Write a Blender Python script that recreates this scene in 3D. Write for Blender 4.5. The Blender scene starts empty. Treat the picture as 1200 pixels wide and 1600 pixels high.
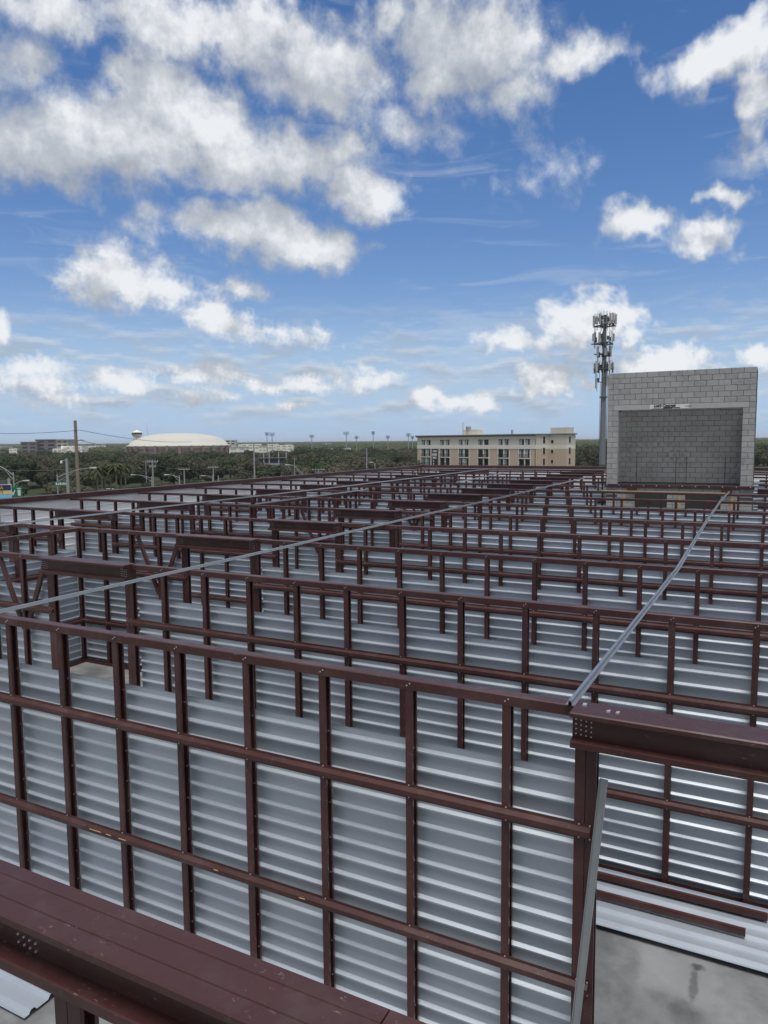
import bpy, math, random
from mathutils import Vector, Matrix
R = math.radians
sc = bpy.context.scene
col = sc.collection
rnd = random.Random(7)

# ------------------------------------------------------------------ camera
CAMZ = 4.83                      # eye height over the storey floor (z = 0)
ZT = 3.0                         # top of the stud partitions
GZ = -8.8                        # street level
FPX = 1157.6
def cam_axes(pitch, roll, yaw):
    cp, sp = math.cos(pitch), math.sin(pitch)
    f = Vector((math.sin(yaw)*cp, math.cos(yaw)*cp, sp))
    r = Vector((math.cos(yaw), -math.sin(yaw), 0))
    d = f.cross(r)
    cr, sr = math.cos(roll), math.sin(roll)
    return cr*r + sr*d, -sr*r + cr*d, f
CR, CD, CF = cam_axes(R(-5.4925), R(0.5202), R(-27.398))
cam_d = bpy.data.cameras.new('camera'); cam = bpy.data.objects.new('camera', cam_d)
col.objects.link(cam); sc.camera = cam
cam_d.sensor_fit = 'HORIZONTAL'; cam_d.sensor_width = 36; cam_d.lens = 36*FPX/1200
cam_d.clip_start = 0.05; cam_d.clip_end = 20000
M3 = Matrix((CR, -CD, -CF)).transposed()
cam.matrix_world = Matrix.Translation((0, 0, CAMZ)) @ M3.to_4x4()

def ray(x, y):
    return ((x-600)/FPX*CR + (y-800)/FPX*CD + CF)
def spot(x, y, d):
    "place in the world seen in direction (x, y) at depth d"
    return Vector((0, 0, CAMZ)) + ray(x, y)*d
def azel(x, y):
    v = ray(x, y).normalized()
    return math.degrees(math.atan2(v.x, v.y)), math.degrees(math.asin(v.z))

# ------------------------------------------------------------------ render, exposure
sc.render.engine = 'CYCLES'
sc.view_settings.view_transform = 'Standard'; sc.view_settings.look = 'None'
sc.view_settings.gamma = 1.0; sc.view_settings.use_curve_mapping = False
sc.view_settings.exposure = 0.26
sc.cycles.use_denoising = True
try: sc.cycles.denoiser = 'OPENIMAGEDENOISE'
except Exception: pass
sc.cycles.max_bounces = 8; sc.cycles.diffuse_bounces = 3; sc.cycles.glossy_bounces = 2
sc.cycles.transparent_max_bounces = 6; sc.cycles.volume_bounces = 0
sc.cycles.sample_clamp_indirect = 6

# ------------------------------------------------------------------ sun
SUN_EL, SUN_AZ = 72.0, 150.0     # azimuth clockwise from +Y
sun_d = bpy.data.lights.new('sun', 'SUN'); sun = bpy.data.objects.new('sun', sun_d); col.objects.link(sun)
sun_d.energy = 2.3; sun_d.angle = R(22); sun_d.color = (1.0, 0.965, 0.91)
sv = Vector((math.sin(R(SUN_AZ))*math.cos(R(SUN_EL)), math.cos(R(SUN_AZ))*math.cos(R(SUN_EL)), math.sin(R(SUN_EL))))
sun.rotation_euler = sv.to_track_quat('Z', 'Y').to_euler()
sun.location = (30, 0, 60)

# ------------------------------------------------------------------ world: sky with clouds
world = bpy.data.worlds.new('World'); sc.world = world; world.use_nodes = True
try:
    world.cycles.sampling_method = 'MANUAL'; world.cycles.sample_map_resolution = 1024
except Exception: pass
SKY_STRENGTH = 0.09
class NT:
    "small helper round a node tree"
    def __init__(s, nt): s.nt = nt
    def n(s, typ, **kw):
        nd = s.nt.nodes.new(typ)
        for k, v in kw.items(): setattr(nd, k, v)
        return nd
    def link(s, a, b): s.nt.links.new(a, b)
    def put(s, sock, v):
        if isinstance(v, bpy.types.NodeSocket): s.link(v, sock)
        elif sock.type == 'VECTOR' and len(v) == 4: sock.default_value = v[:3]
        else: sock.default_value = v
    def m(s, op, a, b=0.0, c=0.0, clamp=False):
        nd = s.n('ShaderNodeMath', operation=op, use_clamp=clamp)
        s.put(nd.inputs[0], a); s.put(nd.inputs[1], b); s.put(nd.inputs[2], c)
        return nd.outputs[0]
    def vm(s, op, a, b=None, scale=None):
        nd = s.n('ShaderNodeVectorMath', operation=op)
        s.put(nd.inputs[0], a)
        if b is not None: s.put(nd.inputs[1], b)
        if scale is not None: s.put(nd.inputs[3], scale)
        return nd.outputs['Value'] if op in ('LENGTH', 'DOT_PRODUCT') else nd.outputs[0]
    def noise(s, vec, scale, detail=4, rough=0.5, col=False, dist=0.0, dim='3D'):
        nd = s.n('ShaderNodeTexNoise', noise_dimensions=getattr(s, 'dim', dim)); nd.inputs['Scale'].default_value = scale
        nd.inputs['Detail'].default_value = detail; nd.inputs['Roughness'].default_value = rough
        nd.inputs['Distortion'].default_value = dist
        s.link(vec, nd.inputs['Vector'])
        return nd.outputs['Color'] if col else nd.outputs[0]
    def sstep(s, x, a, b):
        nd = s.n('ShaderNodeMapRange', interpolation_type='SMOOTHSTEP')
        s.put(nd.inputs[0], x); nd.inputs[1].default_value = a; nd.inputs[2].default_value = b
        return nd.outputs[0]
    def mix(s, fac, a, b, mode='MIX'):
        nd = s.n('ShaderNodeMix', data_type='RGBA', blend_type=mode)
        s.put(nd.inputs[0], fac); s.put(nd.inputs[6], a); s.put(nd.inputs[7], b)
        return nd.outputs[2]
    def ramp(s, fac, stops):
        nd = s.n('ShaderNodeValToRGB'); s.put(nd.inputs[0], fac)
        e = nd.color_ramp.elements
        while len(e) < len(stops): e.new(0.5)
        for k, (p, c) in enumerate(stops):
            e[k].position = p; e[k].color = (*c, 1) if len(c) == 3 else c
        return nd.outputs[0]

# cumulus of the photograph: (x, y, half width, half height, tilt degrees, weight) turned into bearings
CLOUDS = [
    (185, 205, 215, 105, 0, 1.15), (50, 235, 120, 80, 0, 1.0), (330, 200, 130, 95, 0, 1.05), (240, 130, 90, 60, 0, .9),
    (330, 45, 330, 75, 0, .95), (500, 110, 150, 85, 0, .95), (100, 25, 150, 45, 0, .7), (40, 110, 90, 60, 0, .5),
    (450, 245, 110, 62, 10, 1.0), (560, 300, 95, 48, 0, 1.0), (545, 240, 50, 40, 0, .8), (370, 250, 90, 60, 0, .8),
    (400, 365, 165, 60, 5, 1.1), (490, 385, 85, 48, 0, 1.0), (290, 355, 90, 40, 0, .55), (240, 335, 45, 40, 0, .5),
    (195, 440, 115, 52, 8, 1.25), (350, 502, 70, 28, 8, .95), (445, 520, 75, 20, 8, .7), (380, 455, 60, 22, 0, .6),
    (760, 70, 135, 85, 0, 1.1), (680, 60, 70, 110, 0, .9), (885, 95, 115, 42, 0, .8), (620, 20, 40, 60, 0, .75), (690, 130, 70, 50, 0, .7), (800, 140, 90, 40, 0, .5),
    (1110, 100, 100, 48, -10, 1.1), (1190, 60, 75, 60, 0, 1.1), (1190, 150, 40, 60, 0, 1.0),
    (1000, 348, 72, 36, 5, 1.1), (1095, 378, 58, 34, 0, 1.0), (1140, 308, 42, 19, 5, .9),
    (925, 508, 95, 54, 0, 1.3), (795, 535, 75, 24, 0, 1.05), (855, 588, 70, 36, 0, 1.15), (1035, 572, 100, 34, 0, 1.2), (1185, 556, 45, 20, 0, 1.1),
    (0, 512, 22, 26, 0, 1.1), (45, 575, 85, 22, 0, .95), (50, 602, 80, 16, 0, .7), (190, 598, 75, 24, 0, 1.1), (310, 588, 65, 20, 0, .95), (430, 605, 70, 20, 0, .9),
    (480, 600, 45, 18, 0, .9), (560, 595, 70, 22, 0, .8), (665, 618, 28, 18, 0, 1.1), (720, 630, 60, 16, 0, .95), (440, 635, 60, 14, 0, .8), (310, 622, 80, 14, 0, .7), (120, 625, 90, 14, 0, .6),
    (850, 245, 50, 35, 30, .22), (640, 215, 90, 30, 20, .25), (1165, 235, 45, 22, 0, .30),
]
def cloud_group():
    g = bpy.data.node_groups.new('cloud_density', 'ShaderNodeTree')
    g.interface.new_socket('UV', in_out='INPUT', socket_type='NodeSocketVector')
    g.interface.new_socket('Density', in_out='OUTPUT', socket_type='NodeSocketFloat')
    t = NT(g); t.dim = '2D'; gi = t.n('NodeGroupInput'); go = t.n('NodeGroupOutput')
    uv = gi.outputs[0]
    w1 = t.vm('SUBTRACT', t.noise(uv, .22, 3, .55, col=True), (.5, .5, .5))
    w2 = t.vm('SUBTRACT', t.noise(uv, .50, 3, .6, col=True), (.5, .5, .5))
    se = t.n('ShaderNodeSeparateXYZ'); t.link(uv, se.inputs[0])
    low = t.m('MULTIPLY_ADD', t.sstep(se.outputs[1], 4, 20), .72, .28)      # far clouds near the horizon look smaller and flatter
    wsum = t.vm('ADD', t.vm('SCALE', w1, scale=2.6), t.vm('SCALE', w2, scale=1.9))
    p = t.vm('ADD', uv, t.vm('SCALE', wsum, scale=low))
    acc = None
    for (x, y, rx, ry, tilt, wt) in CLOUDS:
        if y > 540: wt *= .80
        elif x > 900 and y > 200: wt *= .88
        a0, e0 = azel(x, y); a1, _ = azel(x+rx*.5, y); a2, _ = azel(x-rx*.5, y); _, e1 = azel(x, y-ry*.5); _, e2 = azel(x, y+ry*.5)
        mp = t.n('ShaderNodeMapping', vector_type='TEXTURE'); 
        if acc is None: t.link(p, mp.inputs[0])
        else:      # (keeps the blobs evaluated one after another)
            cb = t.n('ShaderNodeVectorMath', operation='MULTIPLY_ADD'); t.link(acc, cb.inputs[0]); cb.inputs[1].default_value = (1e-7, 1e-7, 0); t.link(p, cb.inputs[2])
            t.link(cb.outputs[0], mp.inputs[0])
        mp.inputs['Location'].default_value = (a0, e0, 0)
        mp.inputs['Rotation'].default_value = (0, 0, -R(tilt))
        mp.inputs['Scale'].default_value = (a1-a2, e1-e2, 1000)
        v = t.m('MULTIPLY_ADD', t.vm('LENGTH', mp.outputs[0]), -wt, wt)
        acc = v if acc is None else t.m('SMOOTH_MAX', acc, v, .18)
    # the unseen sky outside this view: cumulus cover made denser to light the foreground
    sep = t.n('ShaderNodeSeparateXYZ'); t.link(uv, sep.inputs[0])
    big = t.sstep(t.noise(uv, .045, 3, .5), .30, .42)
    a_c, _ = azel(600, 300)
    off = t.m('MAXIMUM', t.sstep(t.m('ABSOLUTE', t.m('SUBTRACT', sep.outputs[0], a_c)), 34, 44), t.sstep(sep.outputs[1], 33, 42))
    gen = t.m('SUBTRACT', t.m('MULTIPLY', t.m('MULTIPLY', big, off), 1.9), 1.0)
    acc = t.m('MAXIMUM', acc, gen)
    fb = t.noise(uv, .24, 9, .61)
    dens = t.m('MULTIPLY_ADD', t.m('SUBTRACT', fb, .5), 1.5, acc)
    dens = t.m('MULTIPLY_ADD', t.m('MULTIPLY', t.m('SUBTRACT', t.noise(uv, .95, 6, .62), .5), t.m('SUBTRACT', 1.12, low)), 1.5, dens)
    t.link(dens, go.inputs[0])
    return g
def build_world():
    nt = world.node_tree; nt.nodes.clear(); t = NT(nt); t.dim = '2D'
    out = t.n('ShaderNodeOutputWorld'); bg = t.n('ShaderNodeBackground')
    sky = t.n('ShaderNodeTexSky', sky_type='NISHITA'); sky.sun_disc = False
    sky.sun_elevation = R(SUN_EL); sky.sun_rotation = R(SUN_AZ)
    sky.altitude = 0; sky.air_density = 1.0; sky.dust_density = 0.6; sky.ozone_density = 2.2
    tc = t.n('ShaderNodeTexCoord'); sp = t.n('ShaderNodeSeparateXYZ'); t.link(tc.outputs['Generated'], sp.inputs[0])
    az = t.m('MULTIPLY', t.m('ARCTAN2', sp.outputs[0], sp.outputs[1]), 57.2958)
    el = t.m('MULTIPLY', t.m('ARCSINE', sp.outputs[2]), 57.2958)
    cb = t.n('ShaderNodeCombineXYZ'); t.link(az, cb.inputs[0]); t.link(el, cb.inputs[1]); uv = cb.outputs[0]
    g = cloud_group()
    def dens(v):
        nd = t.n('ShaderNodeGroup'); nd.node_tree = g; t.link(v, nd.inputs[0]); return nd.outputs[0]
    d0 = dens(uv)
    d1 = dens(t.vm('ADD', uv, (.9, 2.6, 0)))
    up = t.sstep(el, -.3, .6)
    alpha = t.m('MULTIPLY', t.m('MULTIPLY', t.sstep(d0, -.16, .62), .97), up)
    # light: edges and tops towards the sun are bright, deep bases grey
    lit = t.m('MULTIPLY_ADD', t.m('SUBTRACT', d0, d1), .46, .60)
    lit = t.m('ADD', lit, t.m('MULTIPLY', t.m('SUBTRACT', t.noise(uv, .085, 3, .5), .5), .95))
    lit = t.m('ADD', lit, t.m('MULTIPLY', t.m('SUBTRACT', t.noise(uv, .55, 6, .62), .5), .75))
    lit = t.m('MULTIPLY_ADD', t.sstep(el, 21, 30), -.20, lit, clamp=True)
    ccol = t.ramp(lit, [(0.0, (3.0, 3.35, 4.0)), (.25, (3.7, 4.0, 4.6)), (.58, (5.0, 5.3, 5.8)), (1.0, (8.0, 8.2, 8.5))])
    # wisps of cirrus
    mp = t.n('ShaderNodeMapping'); t.link(uv, mp.inputs[0]); mp.inputs['Rotation'].default_value = (0, 0, R(-25)); mp.inputs['Scale'].default_value = (.10, .65, 1)
    wi = t.sstep(t.noise(mp.outputs[0], 1.0, 6, .62, dist=.6), .50, .74)
    wm = t.sstep(t.noise(uv, .07, 1, .5), .46, .60)
    wisp = t.m('MULTIPLY', t.m('MULTIPLY', wi, wm), t.m('MULTIPLY', up, .20))
    # low far cloud banks
    mh = t.n('ShaderNodeMapping'); t.link(uv, mh.inputs[0]); mh.inputs['Scale'].default_value = (.22, .95, 1); mh.inputs['Location'].default_value = (3.1, 0.4, 0)
    nh = t.noise(mh.outputs[0], 1.0, 7, .58)
    hb = t.m('MULTIPLY', t.sstep(nh, .40, .64), t.m('MULTIPLY', t.sstep(el, .3, 3.0), t.sstep(el, 11.5, 5.0)))
    hb = t.m('MULTIPLY', hb, .85)
    hl = t.sstep(t.noise(t.vm('ADD', mh.outputs[0], (0, .35, 0)), 1.0, 4, .55), .65, .38)
    hcol = t.mix(hl, (3.7, 4.4, 5.4, 1), (5.6, 6.2, 7.0, 1))
    hs = t.n('ShaderNodeHueSaturation'); hs.inputs['Saturation'].default_value = 1.28; hs.inputs['Value'].default_value = 1.06
    t.link(sky.outputs[0], hs.inputs['Color'])
    tint = t.mix(1.0, hs.outputs[0], (1.12, .96, 1.03, 1), 'MULTIPLY')
    base = t.mix(t.m('MULTIPLY', t.sstep(el, 11, 1.0), .85), tint, (3.5, 5.2, 7.5, 1))
    base = t.mix(t.sstep(el, 0, -1.5), base, (1.0, 1.05, .9, 1))
    c = t.mix(wisp, base, (6.6, 7.0, 7.6, 1))
    c = t.mix(hb, c, hcol)
    c = t.mix(alpha, c, ccol)
    t.link(c, bg.inputs[0]); bg.inputs[1].default_value = SKY_STRENGTH
    t.link(bg.outputs[0], out.inputs[0])
build_world()

# ------------------------------------------------------------------ materials
MATS = {}
def mat(name, base, rough=.6, metal=0.0, spec=.5, var=0.0, vscale=4.0, bump=0.0, bscale=60.0, objvar=0.0, second=None, s_lo=.5, s_hi=.7, coords='Object', streak=None, specks=None, spots=()):
    m = bpy.data.materials.new(name); m.use_nodes = True; nt = m.node_tree; nt.nodes.clear(); t = NT(nt)
    out = t.n('ShaderNodeOutputMaterial'); b = t.n('ShaderNodeBsdfPrincipled'); t.link(b.outputs[0], out.inputs[0])
    b.inputs['Roughness'].default_value = rough; b.inputs['Metallic'].default_value = metal
    b.inputs['Specular IOR Level'].default_value = spec
    tc = t.n('ShaderNodeTexCoord'); v = tc.outputs[coords]
    oi = t.n('ShaderNodeObjectInfo')
    if coords == 'Object':
        sh = t.vm('SCALE', oi.outputs['Location'], scale=.37); v = t.vm('ADD', v, sh)
    c = (*base, 1)
    if second:
        c = t.mix(t.sstep(t.noise(v, vscale, 6, .6), s_lo, s_hi), (*base, 1), (*second, 1))
    if streak:   # (colour, amount) rust or water runs, stretched vertically
        mp = t.n('ShaderNodeMapping'); t.link(v, mp.inputs[0]); mp.inputs['Scale'].default_value = (1, 1, .08)
        c = t.mix(t.m('MULTIPLY', t.sstep(t.noise(mp.outputs[0], vscale*3, 5, .6), .52, .75), streak[1]), c, (*streak[0], 1))
    if specks:   # (colour, amount) fine dust specks and scuffs
        mp = t.n('ShaderNodeMapping'); t.link(v, mp.inputs[0]); mp.inputs['Scale'].default_value = (.45, 1, 1)
        fine = t.sstep(t.noise(mp.outputs[0], 55, 3, .7), .60, .72)
        zone = t.sstep(t.noise(v, 3.2, 4, .6), .46, .62)
        c = t.mix(t.m('MULTIPLY', t.m('MULTIPLY', fine, zone), specks[1]), c, (*specks[0], 1))
    for (sx, sy, rx, ry, scol, amt) in spots:      # single stains with a ragged outline
        mp = t.n('ShaderNodeMapping', vector_type='TEXTURE'); t.link(v, mp.inputs[0]); mp.inputs['Location'].default_value = (sx, sy, 0); mp.inputs['Scale'].default_value = (rx, ry, 50)
        dd = t.m('ADD', t.vm('LENGTH', mp.outputs[0]), t.m('MULTIPLY', t.m('SUBTRACT', t.noise(v, 7, 5, .65), .5), 1.6))
        c = t.mix(t.m('MULTIPLY', t.sstep(dd, 1.0, .35), amt), c, (*scol, 1))
    if var or objvar:
        k = 1.0
        if var: k = t.m('MULTIPLY_ADD', t.m('SUBTRACT', t.noise(v, vscale*1.7, 7, .65), .5), var*2, 1.0)
        if objvar: k = t.m('MULTIPLY', k, t.m('MULTIPLY_ADD', t.m('SUBTRACT', oi.outputs['Random'], .5), objvar*2, 1.0))
        mm = t.n('ShaderNodeVectorMath', operation='SCALE'); t.put(mm.inputs[0], c); t.put(mm.inputs[3], k); c = mm.outputs[0]
    t.put(b.inputs['Base Color'], c)
    if var:
        t.put(b.inputs['Roughness'], t.m('MULTIPLY_ADD', t.noise(v, vscale*2.3, 5, .6), .3, rough-.15, clamp=True))
    if bump:
        bp = t.n('ShaderNodeBump'); bp.inputs['Strength'].default_value = bump; bp.inputs['Distance'].default_value = .02
        t.link(t.noise(v, bscale, 5, .6), bp.inputs['Height']); t.link(bp.outputs[0], b.inputs['Normal'])
    MATS[name] = m
    return m
PRIMER = mat('red_oxide_primer', (.060, .0205, .0190), .42, var=.22, vscale=2.0, objvar=.14, second=(.092, .046, .044), s_lo=.48, s_hi=.76, bump=.05, bscale=40, streak=((.085, .062, .055), .30), specks=((.28, .235, .22), .6))
SHEET = mat('galvalume_sheet', (.47, .515, .57), .46, metal=.50, var=.02, vscale=1.1, objvar=.05, second=(.43, .475, .53), s_lo=.45, s_hi=.7)
SHEETLIT = mat('lit_sheet', (.86, .86, .86), .5, var=.05, vscale=.8, objvar=.03)  # bright copy of the sheet: light on the outer wall put into its colour
GALV = mat('galvanised_steel', (.44, .465, .485), .34, metal=.85, var=.10, vscale=6, objvar=.05)
BOLT = mat('zinc_bolt', (.72, .72, .72), .32, metal=.7)
CONC = mat('polished_concrete', (.13, .135, .135), .50, var=.34, vscale=1.0, second=(.27, .275, .275), s_lo=.36, s_hi=.62, bump=.04, bscale=30,
           spots=((-.42, 6.72, .05, .34, (.06, .063, .065), .6), (-.47, 6.30, .16, .22, (.065, .067, .07), .4), (-.41, 6.95, .09, .06, (.05, .053, .055), .8), (-.95, 6.5, .12, .45, (.09, .09, .09), .3), (.2, 6.0, .3, .2, (.08, .08, .08), .3)))
BLOCK = mat('concrete_block', (.38, .378, .37), .92, var=.20, vscale=3.5, objvar=.09, bump=.35, bscale=70, second=(.28, .28, .275), s_lo=.54, s_hi=.75, spec=.2, streak=((.22, .22, .215), .45))
BLOCKD = mat('shaded_block', (.25, .252, .256), .92, var=.22, vscale=3.0, objvar=.09, bump=.35, bscale=70, second=(.17, .172, .177), s_lo=.50, s_hi=.75, spec=.2)  # darker block copy: shade inside the shaft put into its colour
MORTAR = mat('mortar', (.095, .095, .092), .95, var=.2, vscale=5, spec=.2)
LINTEL = mat('precast_lintel', (.44, .44, .43), .85, var=.12, vscale=3, bump=.1, spec=.2)
WHITEP = mat('white_paint', (.72, .72, .70), .6, var=.06)
BLACKP = mat('black_print', (.015, .015, .017), .6)
TIMBER = mat('yellow_pine', (.42, .30, .155), .75, var=.2, vscale=8, objvar=.1)
REBAR = mat('dark_rebar', (.03, .028, .027), .7)
WOODP = mat('weathered_pole_wood', (.24, .195, .15), .9, var=.25, vscale=6, bump=.2)
GREYP = mat('grey_pole', (.30, .31, .32), .6, var=.12, vscale=3)
TSTEEL = mat('tower_steel', (.17, .185, .20), .5, var=.1, vscale=2)
DGREY = mat('dark_grey_steel', (.09, .095, .10), .55, var=.12)
ANT = mat('antenna_grey', (.42, .43, .44), .55, var=.08, objvar=.12)
BARK = mat('bark', (.09, .07, .055), .95, var=.3, vscale=5)
TAN = mat('tan_stucco', (.55, .435, .335), .92, var=.06, vscale=.5, spec=.2)
CREAM = mat('cream_stucco', (.62, .585, .50), .92, var=.05, vscale=.5, spec=.2)
IVORY = mat('ivory_band', (.76, .73, .65), .9, var=.04, vscale=.5, spec=.2)
DTRIM = mat('cornice_grey_brown', (.20, .19, .17), .85, var=.1)
GLASS = mat('window_glass', (.025, .032, .038), .12, spec=.6, objvar=.5)
CURTAIN = mat('curtain', (.42, .44, .44), .9, objvar=.25)
BALC = mat('balcony_rail_black', (.02, .021, .023), .5)
SIGNN = mat('sign_navy', (.02, .03, .085), .5)
SIGNO = mat('sign_orange', (.75, .38, .08), .5)
SIGNY = mat('sign_yellow', (.75, .55, .22), .5)
SIGNB = mat('sign_blue', (.22, .55, .78), .5, second=(.4, .72, .88), vscale=1.5)
GREENS = mat('street_sign_green', (.02, .16, .10), .5)
DOMEM = mat('dome_membrane', (.56, .545, .48), .8, var=.05, vscale=.05)
DOMEW = mat('dome_wall', (.36, .25, .225), .9, var=.08, vscale=.1)
DOMEC = mat('dome_pier', (.27, .15, .12), .9)
PURP = mat('mauve_cladding', (.17, .15, .165), .8, var=.08, vscale=.1)
TOWNW = mat('town_white', (.84, .80, .70), .85, var=.08, vscale=.05, objvar=.06)
TOWNG = mat('town_grey', (.42, .41, .39), .85, var=.08, vscale=.05, objvar=.15)
CARW = mat('car_white', (.75, .75, .75), .3)
RUBBER = mat('tyre_rubber', (.02, .02, .02), .9)
ASPH = mat('asphalt', (.055, .056, .058), .9, var=.15, vscale=.6)
GROUND = mat('ground_grass', (.045, .058, .028), .95, var=.3, vscale=.03, second=(.075, .08, .042), s_lo=.45, s_hi=.7, spec=.1)
def leaf_mat(name, a, b, objvar):
    m = bpy.data.materials.new(name); m.use_nodes = True; nt = m.node_tree; nt.nodes.clear(); t = NT(nt)
    out = t.n('ShaderNodeOutputMaterial'); d = t.n('ShaderNodeBsdfPrincipled'); tr = t.n('ShaderNodeBsdfTranslucent'); mx = t.n('ShaderNodeMixShader')
    oi = t.n('ShaderNodeObjectInfo'); tc = t.n('ShaderNodeTexCoord')
    c = t.mix(t.sstep(t.noise(t.vm('ADD', tc.outputs['Object'], oi.outputs['Location']), .35, 5, .6), .35, .65), (*a, 1), (*b, 1))
    mm = t.n('ShaderNodeVectorMath', operation='SCALE'); t.put(mm.inputs[0], c); t.put(mm.inputs[3], t.m('MULTIPLY_ADD', t.m('SUBTRACT', oi.outputs['Random'], .5), objvar*2, 1.0)); c = mm.outputs[0]
    d.inputs['Roughness'].default_value = .7; d.inputs['Specular IOR Level'].default_value = .25
    t.link(c, d.inputs['Base Color']); t.link(c, tr.inputs[0]); mx.inputs[0].default_value = .35
    t.link(d.outputs[0], mx.inputs[1]); t.link(tr.outputs[0], mx.inputs[2]); t.link(mx.outputs[0], out.inputs[0])
    return m
LEAF = leaf_mat('oak_foliage', (.060, .072, .038), (.100, .105, .058), .35)
LEAFD = leaf_mat('deep_foliage', (.045, .065, .032), (.075, .095, .045), .3)
LEAFF = leaf_mat('far_foliage', (.055, .075, .030), (.10, .115, .045), .1)
LEAFB = leaf_mat('dry_foliage', (.085, .080, .052), (.125, .115, .075), .3)
PALM = leaf_mat('palm_frond', (.050, .065, .026), (.10, .10, .045), .2)

# ------------------------------------------------------------------ mesh helpers
class MB:
    def __init__(s): s.v = []; s.f = []
    def box(s, x0, y0, z0, x1, y1, z1):
        o = len(s.v)
        s.v += [(x0, y0, z0), (x1, y0, z0), (x1, y1, z0), (x0, y1, z0), (x0, y0, z1), (x1, y0, z1), (x1, y1, z1), (x0, y1, z1)]
        s.f += [[o+i for i in q] for q in ((0, 3, 2, 1), (4, 5, 6, 7), (0, 1, 5, 4), (1, 2, 6, 5), (2, 3, 7, 6), (3, 0, 4, 7))]
        return s
    def chbox(s, x0, y0, z0, x1, y1, z1, c):
        "box whose front (-y) edges are chamfered by c"
        o = len(s.v)
        s.v += [(x0, y1, z0), (x1, y1, z0), (x1, y1, z1), (x0, y1, z1), (x0, y0+c, z0), (x1, y0+c, z0), (x1, y0+c, z1), (x0, y0+c, z1),
                (x0+c, y0, z0+c), (x1-c, y0, z0+c), (x1-c, y0, z1-c), (x0+c, y0, z1-c)]
        s.f += [[o+i for i in q] for q in ((0, 3, 2, 1)[::-1], (0, 1, 5, 4)[::-1], (1, 2, 6, 5)[::-1], (2, 3, 7, 6)[::-1], (3, 0, 4, 7)[::-1], (4, 5, 9, 8), (5, 6, 10, 9), (6, 7, 11, 10), (7, 4, 8, 11), (8, 9, 10, 11))]
        return s
    def prism(s, prof, a, b, axis='x', cap=True):
        "closed outline prof extruded from a to b: axis x -> prof is (y, z); y -> (x, z); z -> (x, y)"
        n = len(prof); o = len(s.v)
        for k in (a, b):
            for (p, q) in prof:
                s.v.append({'x': (k, p, q), 'y': (p, k, q), 'z': (p, q, k)}[axis])
        for i in range(n):
            j = (i+1) % n
            s.f.append([o+i, o+j, o+n+j, o+n+i])
        if cap:
            s.f.append([o+i for i in range(n)][::-1]); s.f.append([o+n+i for i in range(n)])
        return s
    def sheet(s, prof, a, b):
        "open polyline (y, z) extruded along x"
        n = len(prof); o = len(s.v)
        for k in (a, b):
            for (p, q) in prof: s.v.append((k, p, q))
        for i in range(n-1): s.f.append([o+i, o+i+1, o+n+i+1, o+n+i])
        return s
    def tube(s, pts, r, n=6, r2=None):
        pts = [Vector(p) for p in pts]; o = len(s.v); m = len(pts)
        for i, p in enumerate(pts):
            t = (pts[min(i+1, m-1)]-pts[max(i-1, 0)]).normalized()
            u = t.cross(Vector((0, 0, 1)) if abs(t.z) < .9 else Vector((1, 0, 0))).normalized(); w = t.cross(u)
            rr = r if r2 is None else r+(r2-r)*i/(m-1)
            for k in range(n):
                a = 2*math.pi*k/n; s.v.append(tuple(p+rr*(math.cos(a)*u+math.sin(a)*w)))
        for i in range(m-1):
            for k in range(n):
                k2 = (k+1) % n; s.f.append([o+i*n+k, o+i*n+k2, o+(i+1)*n+k2, o+(i+1)*n+k])
        s.f.append([o+k for k in range(n)][::-1]); s.f.append([o+(m-1)*n+k for k in range(n)])
        return s
    def lathe(s, prof, n=16, c=(0, 0, 0)):
        o = len(s.v); m = len(prof)
        for (r, z) in prof:
            for k in range(n):
                a = 2*math.pi*k/n; s.v.append((c[0]+r*math.cos(a), c[1]+r*math.sin(a), c[2]+z))
        for i in range(m-1):
            for k in range(n):
                k2 = (k+1) % n; s.f.append([o+i*n+k, o+i*n+k2, o+(i+1)*n+k2, o+(i+1)*n+k])
        s.f.append([o+k for k in range(n)][::-1]); s.f.append([o+(m-1)*n+k for k in range(n)])
        return s
    def quad(s, a, b, c, d):
        o = len(s.v); s.v += [tuple(a), tuple(b), tuple(c), tuple(d)]; s.f.append([o, o+1, o+2, o+3]); return s
    def bar(s, a, b, w, h):
        "rectangular bar from a to b"
        a, b = Vector(a), Vector(b); t = (b-a).normalized()
        u = t.cross(Vector((0, 1, 0)) if abs(t.y) < .9 else Vector((0, 0, 1))).normalized()*w/2; v = t.cross(u).normalized()*h/2
        o = len(s.v)
        for p in (a, b): s.v += [tuple(p-u-v), tuple(p+u-v), tuple(p+u+v), tuple(p-u+v)]
        s.f += [[o+i for i in q] for q in ((0, 3, 2, 1), (4, 5, 6, 7), (0, 1, 5, 4), (1, 2, 6, 5), (2, 3, 7, 6), (3, 0, 4, 7))]
        return s
    def mesh(s, name, m, smooth=False):
        me = bpy.data.meshes.new(name); me.from_pydata(s.v, [], s.f); me.update()
        if m: me.materials.append(m)
        if smooth: me.polygons.foreach_set('use_smooth', [True]*len(me.polygons))
        return me
    def build(s, name, m, parent=None, loc=(0, 0, 0), smooth=False, **props):
        return link(name, s.mesh(name, m, smooth), parent, loc, **props)
def link(name, me, parent=None, loc=(0, 0, 0), rotz=0.0, **props):
    o = bpy.data.objects.new(name, me); col.objects.link(o); o.location = loc
    if rotz: o.rotation_euler = (0, 0, rotz)
    if parent is not None: o.parent = parent
    for k, v in props.items(): o[k] = v
    return o
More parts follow.
